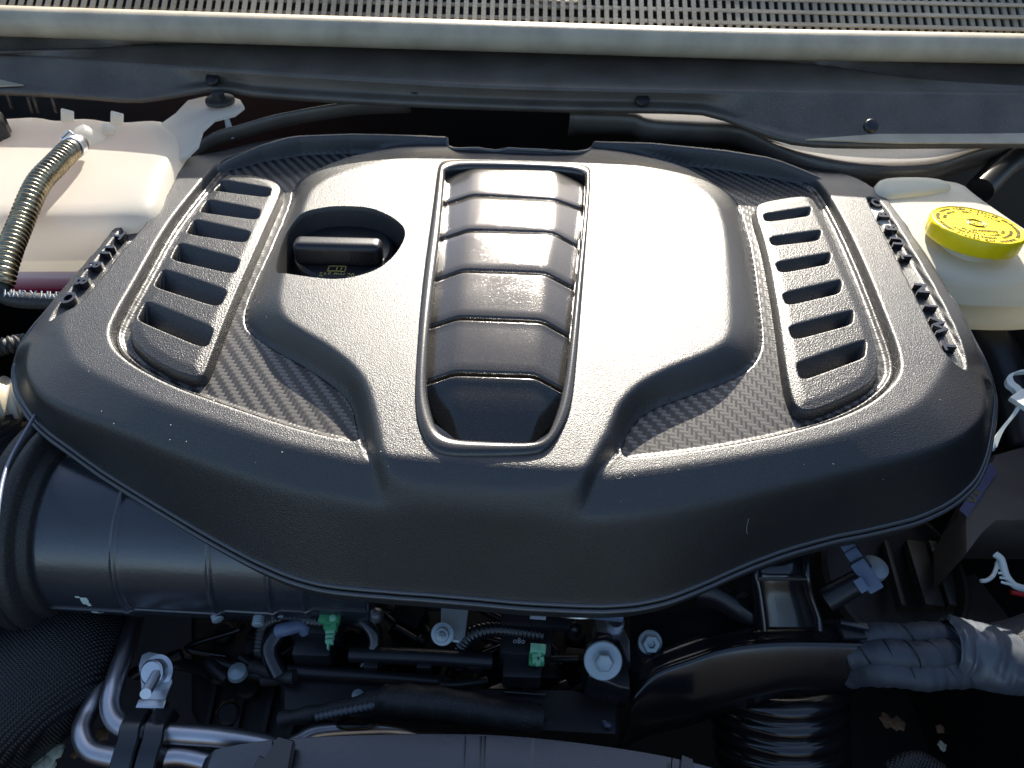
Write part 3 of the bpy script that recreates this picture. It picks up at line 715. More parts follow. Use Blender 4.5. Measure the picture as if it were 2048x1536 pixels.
edge2 = line_px([(-300, 170, .018), (0, 178, .018), (150, 186, .018), (270, 194, .018), (350, 184, .019), (420, 172, .02), (480, 177, .02), (540, 186, .02), (800, 201, .02), (1100, 212, .02), (1380, 217, .02), (1450, 230, .018), (1530, 262, .014), (1600, 280, .012), (1700, 285, .012), (1900, 285, .012), (2048, 284, .012), (2350, 280, .012)])
rows.append(off(edge2, 0, 0.010, 0.003)); rows.append(off(edge2, 0, 0.006, 0.0002)); rows.append(off(edge2, 0, 0.0, 0.0)); rows.append(off(edge2, 0, -0.0012, -0.001)); rows.append(off(edge2, 0, -0.001, -0.005))
sheet('plenum_panel', rows, M_COWL, cowl, None, 0.001)
# sunlit flat corner at the right
wed = [P(1610, 281, .013), P(1800, 267, .0145), P(2048, 250, .016), P(2300, 235, .018), P(2300, 282, .013), P(2048, 288, .0125), P(1800, 288, .0125)]
prism('corner_flange', wed, (0, 0, 0.0012), M_SEAL, cowl, 0.0003)
prism('corner_flange', [P(-200, 150, .022), P(0, 161, .021), P(48, 172, .020), P(-200, 182, .019)], (0, 0, 0.0012), M_SEAL, cowl, 0.0003)
for a, b in ((425, 158), (830, 176), (1285, 200), (1742, 252)):
    lathe('push_pin', [(0.006, -0.002), (0.0062, 0.001), (0.005, 0.0025), (0.001, 0.003)], P(a, b, .026), M_BLACK, cowl, axis=(0, -0.7, 1), seg=20)
# lower heat shield lip (in front of firewall)
shield = thing('heat_shield', 'black heat shield with a curved lower lip below the cowl at rear right', 'heat shield', tuple(P(1700, 320, -0.01)))
lo_ = line_px([(1140, 229, .008), (1270, 233, .006), (1300, 246, .004), (1400, 252, .002), (1480, 256, .0), (1530, 280, -.003), (1600, 310, -.006), (1700, 331, -.009), (1800, 334, -.010), (1880, 327, -.009), (1960, 300, -.005), (2048, 285, -.003), (2200, 280, 0)], 50)
sheet('shield_panel', [off(lo_, 0, 0.10, 0.0), off(lo_, 0, 0.012, -0.001), off(lo_, 0, 0.001, 0.0006), off(lo_, 0, -0.001, -0.001), off(lo_, 0, -0.0005, -0.009), off(lo_, 0, 0.004, -0.022)], M_COWL, shield, None, 0.001)
lo2 = line_px([(380, 305, -.012), (420, 270, -.006), (480, 252, -.003), (560, 230, .002), (700, 206, .008), (820, 200, .010)], 30)
tag(sheet('rolled_panel_edge', [off(lo2, 0, 0.006, -0.004), off(lo2, 0, 0.002, 0), off(lo2, 0, 0.0, 0.0006), off(lo2, 0, -0.0012, -0.001), off(lo2, 0, 0, -0.012)], M_COWL, None, None, 0.001), 'thin curved edge of black panel right of the coolant tank mounting ear', 'panel')

# bay walls and ground
fw = box('firewall', (0, 0.80, -0.30), (2.0, 0.02, 0.60), M_DARK); struct(fw)
fw2 = box('left_inner_fender', (-0.72, 0.30, -0.30), (0.02, 1.2, 0.56), M_DARK); struct(fw2)
fw3 = prism('right_inner_fender', [(0.46, -0.25, -0.55), (0.46, 0.62, -0.55), (0.46, 0.56, -0.03), (0.46, 0.50, 0.10), (0.46, -0.25, 0.12)], (0.02, 0, 0), M_DARK, None, 0.002); struct(fw3)
fl = box('undertray', (0, 0.30, -0.52), (1.5, 1.4, 0.01), M_DARK); struct(fl)
rsup = box('radiator_support', (0, -0.20, -0.30), (1.5, 0.06, 0.44), M_DARK); struct(rsup)
gr = box('ground', (0, 0, -0.95), (200, 200, 0.1), M_ASPHALT, bev=0); struct(gr)

# ------------------------------------------------------------------ coolant tank, left
def pillow(name, poly, rings, mt, parent, sharp=None, n=2, bulge=None):
    poly = np.array(chaikin(poly, n)); c = poly.mean(0); bm = bmesh.new()
    rows = [[(c[0]+(p[0]-c[0])*s, c[1]+(p[1]-c[1])*s, z) for p in poly] for z, s in rings]
    vs = add_grid(bm, rows, closed_u=True); bm.faces.new(vs[0][::-1]); bm.faces.new(vs[-1])
    return bobj(name, bm, mt, parent, True, sharp)
tc = P(150, 420, -0.05)
tank = thing('coolant_tank', 'cream translucent coolant tank with pink fluid, rear left beside the engine cover', 'coolant tank', tuple(tc))
top = [tuple(P(a, b, 0.004))[:2] for a, b in ((-220, 262), (-60, 232), (0, 230), (60, 226), (110, 236), (170, 228), (240, 240), (340, 232), (372, 256), (366, 292), (338, 345), (318, 420), (250, 440), (-220, 440))]
pl = [q for q in top]
pillow('tank_body', pl, [(-0.044, 0.94), (-0.043, 0.985), (-0.041, 1.0), (-0.033, 1.0), (-0.032, 1.010), (-0.030, 1.010), (-0.029, 1.0), (-0.012, 0.995), (-0.004, 0.97), (0.0, 0.94), (0.003, 0.89), (0.004, 0.80), (0.005, 0.5), (0.0055, 0.2)], M_TANK, tank, None, 2)
pillow('coolant_fill', pl, [(-0.078, 0.6), (-0.076, 0.84), (-0.069, 0.93), (-0.060, 0.965), (-0.0450, 0.97), (-0.0445, 0.93)], M_COOLANT, tank, None, 2)
# mounting ear
ear = [P(a, b, z) for a, b, z in ((300, 262, 0.002), (350, 226, 0.006), (375, 200, 0.009), (410, 192, 0.010), (455, 190, 0.010), (480, 198, 0.010), (488, 212, 0.010), (470, 226, 0.009), (430, 236, 0.008), (405, 258, 0.006), (395, 290, 0.002), (372, 312, -0.002), (310, 330, -0.004))]
bm = bmesh.new(); add_prism(bm, ear, (0, 0, -0.0035), 0, 0.0008); bobj('mounting_ear', bm, M_TANK, tank, True, 50)
for a, b in ((135, 233), (218, 262), (234, 238)):
    p = P(a, b, 0.008); box('moulded_tab', p, (0.010, 0.003, 0.012), M_TANK, tank, euler(0, 20, 10), 0.001)
# spout the hose is pushed on
sp0 = P(185, 290, 0.004); sp1 = P(140, 296, 0.020)
lathe('hose_spout', [(0.014, -0.012), (0.0135, 0.004), (0.011, 0.009), (0.006, 0.011)], P(172, 284, 0.004), M_TANK, tank, axis=(-0.45, -0.35, 0.8), seg=28)
capb = thing('tank_cap', 'grey faceted cap of the coolant tank, cut off by the left edge', 'cap', tuple(P(-8, 262, 0.012)))
lathe('cap_body', [(0.0165, -0.012), (0.0165, 0.010), (0.0145, 0.013), (0.004, 0.0135)], P(-26, 262, 0.010), M_SATIN, capb, seg=48, radfn=lambda a: 1+0.05*math.cos(8*a), axis=(0.1, -0.1, 1))
gb = thing('grommet_bolt', 'dark bolt with round rubber grommet through the ear of the coolant tank', 'bolt', tuple(P(440, 198, 0.013)))
lathe('rubber_grommet', [(0.0125, 0), (0.013, 0.0015), (0.0125, 0.003), (0.006, 0.0035)], P(441, 204, 0.0105), M_RUBBER, gb, seg=32)
lathe('bolt_head', [(0.006, 0), (0.006, 0.006), (0.005, 0.0068), (0.001, 0.007)], P(438, 198, 0.0140), M_RUBBER, gb, seg=18, radfn=hexprof)
tube('hanging_stud', [P(452, 232, 0.004), P(458, 255, -0.006), P(466, 278, -0.014)], [0.002, 0.0028, 0.0022], M_ZINC, gb)
# vent hose
hose = thing('sleeved_vent_hose', 'thin hose in a glittering foil-corrugated sleeve, from the coolant tank down the left edge', 'hose', tuple(P(60, 450, 0.0)))
hp = [P(a, b, z) for a, b, z in ((158, 287, 0.016), (140, 300, 0.020), (110, 330, 0.020), (80, 362, 0.018), (60, 400, 0.014), (40, 450, 0.006), (20, 500, 0.0), (8, 540, -0.006), (2, 570, -0.012))]
hpc = cr([tuple(p) for p in hp], 8)
corrugated('corrugated_sleeve', hpc[8:], 0.0078, 0.0007, 0.0036, M_FOIL, hose, 24, 6)
tube('rubber_end', hpc[:11], 0.0074, M_RUBBER, hose, 20)
hp2 = cr([tuple(P(a, b, z)) for a, b, z in ((2, 562, -0.010), (2, 582, -0.015), (14, 594, -0.018), (40, 600, -0.019), (90, 603, -0.021), (150, 606, -0.024), (200, 606, -0.03))], 6)
tube('printed_hose', hp2, 0.0056, M_RUBBER, hose, 20)
hq = P(76, 598, -0.0145)
text_obj('print', '2MM X 6MM', 0.0075, P(68, 596, -0.0150)+Vector((0, 0.001, 0.0028)), (-1, 0.02, 0), (0, -0.75, -0.65), M_GREYINK, hose, ext=0.0003)
hh = Vector(hpc[5]); hd = (Vector(hpc[7])-Vector(hpc[3])).normalized()
lathe('spring_clamp', [(0.0076, -0.004), (0.0086, -0.0038), (0.0086, 0.004), (0.0076, 0.0042)], hh, M_STEEL, hose, axis=hd, seg=28, cap=False)
tube('clamp_ear', [hh+Vector((-0.007, 0.0, 0.002)), hh+Vector((-0.011, 0.005, 0.004)), hh+Vector((-0.005, 0.010, 0.008)), hh+Vector((0.001, 0.004, 0.008))], 0.0009, M_STEEL, hose, 8)
# dangling things behind the tank at upper left
wires = thing('hanging_cable_clips', 'row of small dark hanging clips under the cowl edge, above the coolant tank', 'clips', tuple(P(60, 200, 0.0)))
for a in (18, 60, 72, 108): box('clip', P(a, 206 if a > 30 else 198, 0.006), (0.003, 0.003, 0.018), M_BLACK, wires, euler(0, 8, 0), 0.0006)

seamp = [tuple(P(a, b, -0.0305)) for a, b in ((-20, 498), (60, 494), (150, 497), (230, 500))]
bm = bmesh.new(); add_tube(bm, cr(seamp, 5), 0.0009, 6); bobj('mould_seam', bm, M_TANK, tank)
# ------------------------------------------------------------------ brake fluid reservoir, right
br = thing('brake_fluid_reservoir', 'milky white brake fluid reservoir at the right behind the engine cover', 'reservoir', tuple(P(1900, 500, -0.04)))
bt = [tuple(P(a, b, -0.018))[:2] for a, b in ((1740, 366), (1905, 362), (1948, 400), (2060, 478), (2150, 530), (2170, 558), (2120, 584), (1880, 576), (1790, 530), (1700, 420))]
pillow('reservoir_body', bt, [(-0.060, 0.9), (-0.058, 0.97), (-0.050, 0.98), (-0.0335, 0.98), (-0.033, 1.03), (-0.030, 1.035), (-0.0285, 1.0), (-0.020, 0.985), (-0.014, 0.95), (-0.011, 0.87), (-0.0095, 0.6), (-0.009, 0.2)], M_BRAKE, br, None, 2)
bt2 = [tuple(P(a, b, -0.006))[:2] for a, b in ((1750, 352), (1880, 352), (1915, 372), (1850, 386), (1755, 392))]
pillow('reservoir_hump', bt2, [(-0.03, 1.0), (-0.010, 1.0), (-0.007, 0.95), (-0.0055, 0.8), (-0.005, 0.3)], M_BRAKE, br, None, 2)
capc = P(1952, 456, 0.004); ax = Vector((0.04, 0.13, 1)).normalized()
lathe('filler_neck', [(0.024, -0.030), (0.023, -0.016), (0.020, -0.010), (0.020, -0.002)], capc, M_BRAKE, br, axis=ax, seg=40)
yc = thing('brake_reservoir_cap', 'bright yellow round brake fluid cap with black warning print', 'cap', tuple(capc))
capr = 0.0335; KT = capr/0.0385
lathe('cap_body', [(capr*0.97, -0.0095), (capr, -0.0075), (capr, 0.001), (capr*0.985, 0.0028), (capr*0.95, 0.0034), (capr*0.93, 0.0026), (capr*0.3, 0.0026), (0.001, 0.0026)], capc, M_YELLOW, yc, axis=ax, seg=120, radfn=lambda a: 1-0.012*(abs(math.sin(7*a))**12), sharp=50)
Bx = basis(ax, (1, 0, 0))
def capw(x, y, h=0.0031): return capc + Bx @ Vector((x*KT, y*KT, h))
bm = bmesh.new()
for R_, w in ((0.0085, 0.0004), (0.0062, 0.0005)):
    n = 8 if R_ > 0.008 else 32
    ps = [capw(R_*math.cos(2*math.pi*(k+0.5)/n), 0.003+R_*math.sin(2*math.pi*(k+0.5)/n), 0.0028) for k in range(n)]
    for k in range(n):
        a, b = ps[k], ps[(k+1) % n]; add_tube(bm, [a, b], w, 6)
for sg in (-1, 1):
    ps = [capw(0.0095*math.cos(t)*0.78*sg, 0.003+0.0088*math.sin(t)*0.72, 0.0028) for t in np.linspace(-0.9, 0.9, 8)]
    for k in range(7): add_tube(bm, [ps[k]*0.35+capw(0, 0.003, 0.0028)*0.65, ps[k+1]*0.35+capw(0, 0.003, 0.0028)*0.65], 0.0004, 6)
bobj('brake_symbol', bm, M_INK, yc)
def arc_text(s, R_, size, a0, top=True):
    n = len(s); da = size*0.72/R_
    for k, ch in enumerate(s):
        if ch == ' ': continue
        t = a0 + ((-1 if top else 1)*(k-(n-1)/2)*da)
        pos = capw(R_*math.cos(t), R_*math.sin(t)*1.0, 0.0029)
        rad_ = (Bx @ Vector((math.cos(t), math.sin(t), 0))); up = rad_ if top else -rad_
        yield ch, pos, up.cross(Bx @ Vector((0, 0, 1))), up
def arc_join(s, R_, size, a0, top=True):
    bm = bmesh.new()
    for ch, pos, r, u in arc_text(s, R_, size, a0, top):
        me = text_mesh(ch, size*KT, ext=0.0002, bold=0.00006); nn = r.cross(u).normalized()
        M = Matrix((r.normalized(), u.normalized(), nn)).transposed().to_4x4(); M.translation = pos; me.transform(M); bm.from_mesh(me); bpy.data.meshes.remove(me)
    bobj('warning_print', bm, M_INK, yc, False, None)
arc_join('DOT 3 BRAKE FLUID FROM A SEALED CONTAINER', 0.0320, 0.0042, math.pi/2)
arc_join('USE ONLY  DOT 3 FLUID', 0.0262, 0.0042, math.pi/2)
arc_join('CLEAN FILLER CAP BEFORE REMOVING', 0.0320, 0.0044, -math.pi/2, False)
arc_join('AVERTISSEMENT  NETTOYER', 0.0262, 0.0040, -math.pi/2, False)
arc_join('CLEAN FILLER CAP', 0.0205, 0.0040, -math.pi/2, False)
text_obj('warning_print', 'WARNING', 0.0040, capw(0, -0.0125), Bx @ Vector((1, 0, 0)), Bx @ Vector((0, 1, 0)), M_INK, yc, bold=0.0001)

# ------------------------------------------------------------------ intake duct, lower left
duct = thing('air_intake_duct', 'fat smooth black air intake duct with ribs, under the front left of the engine cover', 'air duct', tuple(P(250, 1080, -0.10)))
da = P(140, 1042, -0.132); db = P(760, 1078, -0.140)
da = Vector(da); db = Vector(db); du = (db-da).normalized(); DL = (db-da).length
sx_ = lambda px: (px-140)/(760-140)*DL
RIB = [sx_(314), sx_(482), sx_(586), sx_(648)]
def dr(s):   # radius along the duct, s in metres from the flange
    r = 0.0600
    for c, d in zip(RIB, (0.0010, 0.0012, 0.0012, 0.001)):
        r -= d/(1+math.exp(-(s-c)/0.0010))
    for c in RIB: r += 0.0012*math.exp(-((s-c)/0.0014)**2)
    if s < 0.006: r += 0.0
    return r
ss = np.linspace(0.0, DL, 260)
tube('duct_body', [da+du*s for s in ss], [dr(s) for s in ss], M_DUCT, duct, 96, None)
prof = [(0.052, -0.016), (0.071, -0.016), (0.0740, -0.014), (0.0745, -0.008), (0.0730, -0.006), (0.0715, -0.0055), (0.0730, -0.005), (0.0740, -0.003), (0.0740, 0.002), (0.072, 0.004), (0.067, 0.005), (0.0655, 0.006), (0.065, 0.010), (0.063, 0.0115), (0.056, 0.012)]
lathe('flange', prof, da, M_RUBBER, duct, axis=du, seg=128, sharp=50)
# seam line with steps
n_ = Vector((0, -1, 0)); n_ = (n_-du*n_.dot(du)).normalized(); upv = du.cross(n_)
if upv.z < 0: upv = -upv
sv = []
for s in np.linspace(sx_(165), DL, 200):
    ang = math.radians(-9) + 0.05*sum(float(np.clip((s-c-0.002)/0.004, 0, 1)) for c in RIB)
    r = dr(s)+0.0002; sv.append(da+du*s+(n_*math.cos(ang)+upv*math.sin(ang))*r)
tube('mould_seam', sv, 0.0010, M_LIP, duct, 6)
bm = bmesh.new()
MK = sx_(248)
for (s, ang, w, h) in ((MK+0.0000, 3, 0.005, 0.008), (MK+0.0000, -13, 0.0055, 0.007), (MK-0.0030, 7, 0.003, 0.0018), (MK+0.0045, -14, 0.0015, 0.0015), (MK+0.0015, -1, 0.003, 0.004)):
    rows = []
    for i in range(4):
        row = []
        for j in range(4):
            a_ = math.radians(ang)+(j/3-0.5)*h/dr(s); ss_ = s+(i/3-0.5)*w*(0.7+0.5*random.random()); r = dr(ss_)+0.0003
            row.append(da+du*ss_+(n_*math.cos(a_)+upv*math.sin(a_))*r)
        rows.append(row)
    add_grid(bm, rows)
bobj('paint_mark', bm, mat('white_paint_mark', (0.6, 0.68, 0.62), 0.6, var=0.2, vscale=600), duct)
# bellows to the left of the flange
bel = thing('rubber_bellows', 'ribbed grey rubber bellows hose at the left edge beside the duct flange', 'bellows hose', tuple(P(10, 850, -0.08)))
bp_ = cr([tuple(da-du*0.012), tuple(da-du*0.035+Vector((0, 0.004, 0))), tuple(da-du*0.07+Vector((0, 0.02, 0.0))), tuple(da-du*0.12+Vector((0, 0.05, 0)))], 8)
corrugated('bellows_body', bp_, 0.063, 0.005, 0.0085, M_RUBBER, bel, 72, 8)
bel2 = thing('rear_ribbed_hose', 'bright ribbed hose curving under the left corner of the engine cover', 'hose', tuple(P(20, 800, -0.08)))
bq = cr([tuple(P(a, b, z)) for a, b, z in ((-120, 900, -0.09), (-40, 840, -0.085), (60, 812, -0.085), (160, 830, -0.10))], 8)
corrugated('hose_body', bq, 0.022, 0.0018, 0.007, M_SEAL, bel2, 40, 8)
tubeh = cr([tuple(P(a, b, z)) for a, b, z in ((-20, 700, -0.05), (20, 690, -0.05), (60, 684, -0.055), (100, 690, -0.06))], 6)
tag(corrugated('thin_ribbed_hose', tubeh, 0.006, 0.0007, 0.003, M_RUBBER, None, 16, 6), 'thin dark ribbed hose entering from the left edge above the bellows', 'hose')
# ground strap along flange (light blue line)
gs = cr([tuple(P(a, b, z)) for a, b, z in ((78, 818, -0.052), (52, 862, -0.050), (22, 915, -0.048), (6, 960, -0.047), (-4, 1020, -0.047), (-8, 1080, -0.05))], 8)
tag(tube('pale_cable', gs, 0.0011, M_GREYC, None, 10), 'pale thin cable running down beside the duct flange at the left edge', 'cable')

# braided hose bottom left
bh = cr([tuple(P(a, b, z)) for a, b, z in ((-120, 1520, -0.19), (-20, 1440, -0.185), (70, 1370, -0.185), (130, 1310, -0.19), (150, 1240, -0.21), (150, 1180, -0.24))], 10)
tag(tube('braided_hose', bh, 0.040, M_BRAID, None, 64), 'thick black braided hose in the lower left corner', 'hose')

# ------------------------------------------------------------------ aluminium pipes
def smooth_path(l, n=8): return cr([tuple(P(*q)) for q in l], n)
pg = 'aluminium refrigerant pipes'
p1 = smooth_path([(292, 1180, -.20), (273, 1227, -.19), (255, 1292, -.18), (230, 1362, -.175), (221, 1409, -.175), (232, 1442, -.175), (262, 1457, -.175), (338, 1466, -.175), (443, 1474, -.178), (540, 1490, -.185), (600, 1520, -.19)])
tag(tube('metal_pipe', p1, 0.0062, M_ALU, None, 24), 'inner bright aluminium pipe bending right beside the bolted bracket', 'pipe', pg)
p2 = smooth_path([(262, 1180, -.215), (247, 1232, -.21), (234, 1282, -.20), (196, 1386, -.185), (172, 1435, -.182), (164, 1466, -.18), (178, 1498, -.18), (215, 1512, -.18), (286, 1520, -.18), (365, 1512, -.185), (470, 1540, -.19)])
tag(tube('metal_pipe', p2, 0.0060, M_ALU, None, 24), 'outer aluminium pipe with the wider bend in the bottom left corner', 'pipe', pg)
p3 = smooth_path([(560, 1500, -.20), (600, 1480, -.20), (640, 1462, -.20), (740, 1455, -.20), (800, 1456, -.20), (850, 1470, -.21), (870, 1500, -.22)])
tag(tube('metal_pipe', p3, 0.0052, M_ALU, None, 20), 'short stretch of dull aluminium pipe behind the bottom fan shroud', 'pipe', pg)
brk = thing('pipe_bracket', 'steel pipe bracket with nut and threaded stud, right of the aluminium pipes', 'bracket', tuple(P(310, 1350, -.18)))
plate = px3([(276, 1330), (283, 1308), (298, 1302), (330, 1308), (343, 1335), (346, 1365), (335, 1390), (330, 1408), (284, 1406), (280, 1370)], -.178)
prism('bracket_plate', plate, (0, 0, -0.003), M_STEEL, brk)
box('bracket_fold', P(306, 1412, -.180), (0.018, 0.006, 0.008), M_STEEL, brk, None, 0.001)
ax_ = Vector((-0.15, -0.5, 0.85)).normalized()
lathe('nut', [(0.0105, 0), (0.0105, 0.0012), (0.008, 0.002), (0.008, 0.008), (0.0068, 0.009), (0.003, 0.009)], P(318, 1342, -.177), M_STEEL, brk, axis=ax_, seg=36, radfn=None)
corrugated('threaded_stud', [P(314, 1346, -.172), P(291, 1388, -.150)], 0.0030, 0.0003, 0.0011, M_STEEL, brk, 16, 6)
def clampm(cx, wob):
    pts = cr([tuple(P(cx+25, 1418, -.170)), tuple(P(cx+6, 1450, -.166)), tuple(P(cx, 1480, -.166)), tuple(P(cx-10, 1512, -.168)), tuple(P(cx-22, 1560, -.175))], 6)
    rows = []
    for p in pts:
        rows.append([Vector(p)+Vector((dx, 0, dz)) for dx, dz in ((-0.0065, -0.01), (-0.0065, 0), (-0.0055, 0.0012), (0.0055, 0.0012), (0.0065, 0), (0.0065, -0.01))])
    bm = bmesh.new(); add_grid(bm, rows); return bobj('rubber_pipe_clamp', bm, M_BLACKSM, None, True, 30)
tag(clampm(256, 0), 'left black rubber clamp strap over both aluminium pipes', 'clamp', 'pipe clamp straps')
tag(clampm(305, 0), 'right black rubber clamp strap over both pipes, below the bracket', 'clamp', 'pipe clamp straps')

# ------------------------------------------------------------------ engine front
eng = thing('engine_block', 'dark front of the engine with casting ribs, in shadow below the engine cover', 'engine', tuple(P(800, 1300, -.22)))
blk = px3([(380, 1190), (1290, 1210), (1290, 1420), (1240, 1500), (420, 1500), (380, 1420)], -.225)
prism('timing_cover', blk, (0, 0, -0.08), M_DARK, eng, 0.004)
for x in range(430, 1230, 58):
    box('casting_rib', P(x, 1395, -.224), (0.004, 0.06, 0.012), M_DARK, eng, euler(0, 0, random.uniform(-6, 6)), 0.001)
for k in range(26):
    a = random.uniform(420, 1230); b = random.uniform(1240, 1440)
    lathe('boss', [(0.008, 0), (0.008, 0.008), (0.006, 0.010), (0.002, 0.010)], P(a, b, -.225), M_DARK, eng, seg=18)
random.seed(11)
for k in range(26):
    a = random.uniform(400, 1180); b = random.uniform(1225, 1440); z = random.uniform(-.215, -.185); pts = [(a, b, z)]
    for q in range(3):
        a += random.uniform(-90, 110); b += random.uniform(-45, 50); b = min(max(b, 1215), 1450); pts.append((a, b, z+random.uniform(-.012, .014)))
    tube('loom_wire', cr([tuple(P(*p_)) for p_ in pts], 6), random.choice([0.0016, 0.0022, 0.003, 0.0045]), random.choice([M_BLACKSM, M_BLACK, M_RUBBER, M_GREYC if k % 6 == 0 else M_BLACK]), eng, 10)
for k in range(16):
    box('casting_block', P(random.uniform(420, 1200), random.uniform(1230, 1430), -.215), (random.uniform(.008, .026), random.uniform(.006, .018), random.uniform(.008, .03)), random.choice([M_BLACK, M_BLACKSM, M_DARK]), eng, euler(random.uniform(-15, 15), random.uniform(-15, 15), random.uniform(-40, 40)), 0.0015)
rail = thing('fuel_rail', 'dark horizontal rail across the engine front, between the two green clipped plugs', 'rail', tuple(P(850, 1315, -.17)))
tube('rail_tube', [P(700, 1308, -.172), P(860, 1314, -.172), P(985, 1322, -.172)], 0.0055, M_BLACK, rail, 20)
tube('rail_tube', [P(560, 1340, -.18), P(740, 1352, -.18), P(900, 1366, -.18)], 0.0042, M_BLACK, rail, 16)
for a in (745, 850, 950): box('rail_bracket', P(a, 1325, -.176), (0.010, 0.012, 0.010), M_BLACK, rail, None, 0.0015)
lower = thing('front_cover_panel', 'black panel with white label and small print across the engine front', 'panel', tuple(P(850, 1385, -.185)))
prism('panel_body', px3([(560, 1350), (960, 1372), (1150, 1380), (1240, 1400), (1240, 1470), (820, 1450), (560, 1420)], -.186), (0, 0, -0.02), M_BLACK, lower, 0.003)
prism('white_label', px3([(770, 1367), (806, 1369), (807, 1386), (773, 1385)], -.1855), (0, 0, 0.0004), M_LABEL, lower, 0)
bm = bmesh.new()
for k in range(4):
    c = P(789, 1371+k*4, -.1850); add_box(bm, c, (0.009-0.002*(k % 2), 0.0005, 0.0002))
bobj('label_lines', bm, M_GREYC, lower)
text_obj('print', 'NE BF10', 0.0072, P(884, 1379, -.1853), (1, -0.03, 0), (0.03, 1, 0), M_GREYINK, lower)
box('ridge', P(1050, 1386, -.182), (0.028, 0.002, 0.002), M_BLACKSM, lower, euler(0, 0, -2), 0.0006)
# cloth wrapped harness low
wh = smooth_path([(560, 1440, -.175), (640, 1425, -.170), (740, 1405, -.168), (800, 1400, -.168), (900, 1410, -.17), (1000, 1430, -.175), (1080, 1440, -.18)])
whr = [0.005+0.005*sm(np.array(i/len(wh)), 0.2, 0.55) for i in range(len(wh))]
tag(tube('wrapped_wire_harness', wh, [float(r)+0.0006*math.sin(i*1.3) for i, r in enumerate(whr)], M_RUBBER, None, 20), 'cloth-wrapped wiring harness sagging across below the white label', 'wire harness')
tg = cr([tuple(P(a, b, z)) for a, b, z in ((632, 1434, -.160), (660, 1428, -.158), (700, 1420, -.157), (750, 1410, -.157))], 5)
tag(corrugated('spiral_tube', tg, 0.0022, 0.0005, 0.003, M_SHINYTAPE, None, 12, 6), 'thin shiny spiral-wrapped tube end above the bottom pipe', 'tube')

# two ignition plugs with green clips and hoses
def plug(cx, cy, green, label, kind):
    t = thing('coil_connector', label, 'connector', tuple(P(cx, cy, -.16)), 'green clipped connectors on the engine front')
    box('plug_body', P(cx-22, cy-26, -.166), (0.034, 0.026, 0.020), M_BLACK, t, euler(0, 0, -3), 0.003)
    box('plug_boot', P(cx-30, cy+22, -.172), (0.026, 0.022, 0.018), M_BLACK, t, None, 0.003)
    if kind == 0:
        box('lock_clip', P(cx-2, cy-34, -.149), (0.014, 0.008, 0.006), M_GREEN, t, euler(0, 0, -3), 0.0015)
        box('lock_clip', P(cx+10, cy-32, -.149), (0.004, 0.011, 0.007), M_GREEN, t, euler(0, 0, -3), 0.001)
        lathe('clip_button', [(0.0025, 0), (0.0022, 0.002), (0.0008, 0.0026)], P(cx+4, cy-33, -.146), M_PALEGREEN, t, seg=12)
        box('lock_clip', P(cx, cy-16, -.152), (0.009, 0.005, 0.006), M_GREEN, t, None, 0.0012)
        for k in range(3): box('clip_tooth', P(cx-1-k, cy-4+k*9, -.153), (0.006-0.0005*k, 0.0022, 0.005), M_PALEGREEN, t, euler(0, 0, 4), 0.0005)
        box('clip_tooth', P(cx-5, cy+22, -.154), (0.0012, 0.004, 0.004), M_PALEGREEN, t, None, 0.0003)
    else:
        box('lock_clip', P(cx+2, cy-14, -.151), (0.010, 0.005, 0.006), M_PALEGREEN, t, euler(0, 0, -4), 0.0006)
        for dx, dy in ((-5, 2), (4, 0), (-4, 10), (9, 8), (2, 14)): box('clip_tooth', P(cx+dx, cy+dy, -.153), (0.0030, 0.0024, 0.005), M_PALEGREEN, t, euler(0, 0, 6), 0.0004)
        box('lock_clip', P(cx-1, cy+6, -.156), (0.010, 0.008, 0.004), M_GREEN, t, None, 0.0006)
    return t
plug(662, 1270, 1, 'black coil connector with green stepped clip and pale teeth, left of centre below the cover', 0)
plug(1074, 1312, 1, 'black coil connector with square pale green clip, left of the big washer bolt', 1)
text_obj('print', 'o8o', 0.005, P(1038, 1282, -.1525), (1, 0, 0), (0, 1, 0), M_GREYINK, bpy.data.objects['coil_connector.001'])
def chose(l, lab, r=0.0055, cor=True):
    pth = smooth_path(l)
    o = corrugated('corrugated_conduit', pth, r, 0.0004, 0.0028, M_BLACKSM, None, 18, 6) if cor else tube('black_hose', pth, r, M_BLACKSM, None, 18)
    tag(o, lab, 'hose', 'conduits on the engine front')
chose([(520, 1300, -.18), (530, 1250, -.168), (560, 1234, -.160), (600, 1238, -.156), (660, 1244, -.156)], 'black corrugated conduit arching to the green stepped clip')
chose([(920, 1330, -.19), (925, 1290, -.172), (950, 1266, -.162), (1000, 1258, -.158), (1090, 1270, -.158)], 'black corrugated conduit arching to the square pale green clip')
chose([(690, 1236, -.165), (735, 1250, -.162), (750, 1285, -.168), (730, 1330, -.18)], 'smooth black hose looping down right of the green stepped clip', 0.005, False)
chose([(560, 1262, -.165), (540, 1300, -.17), (560, 1350, -.178)], 'smooth black hose hanging below the left conduit', 0.006, False)
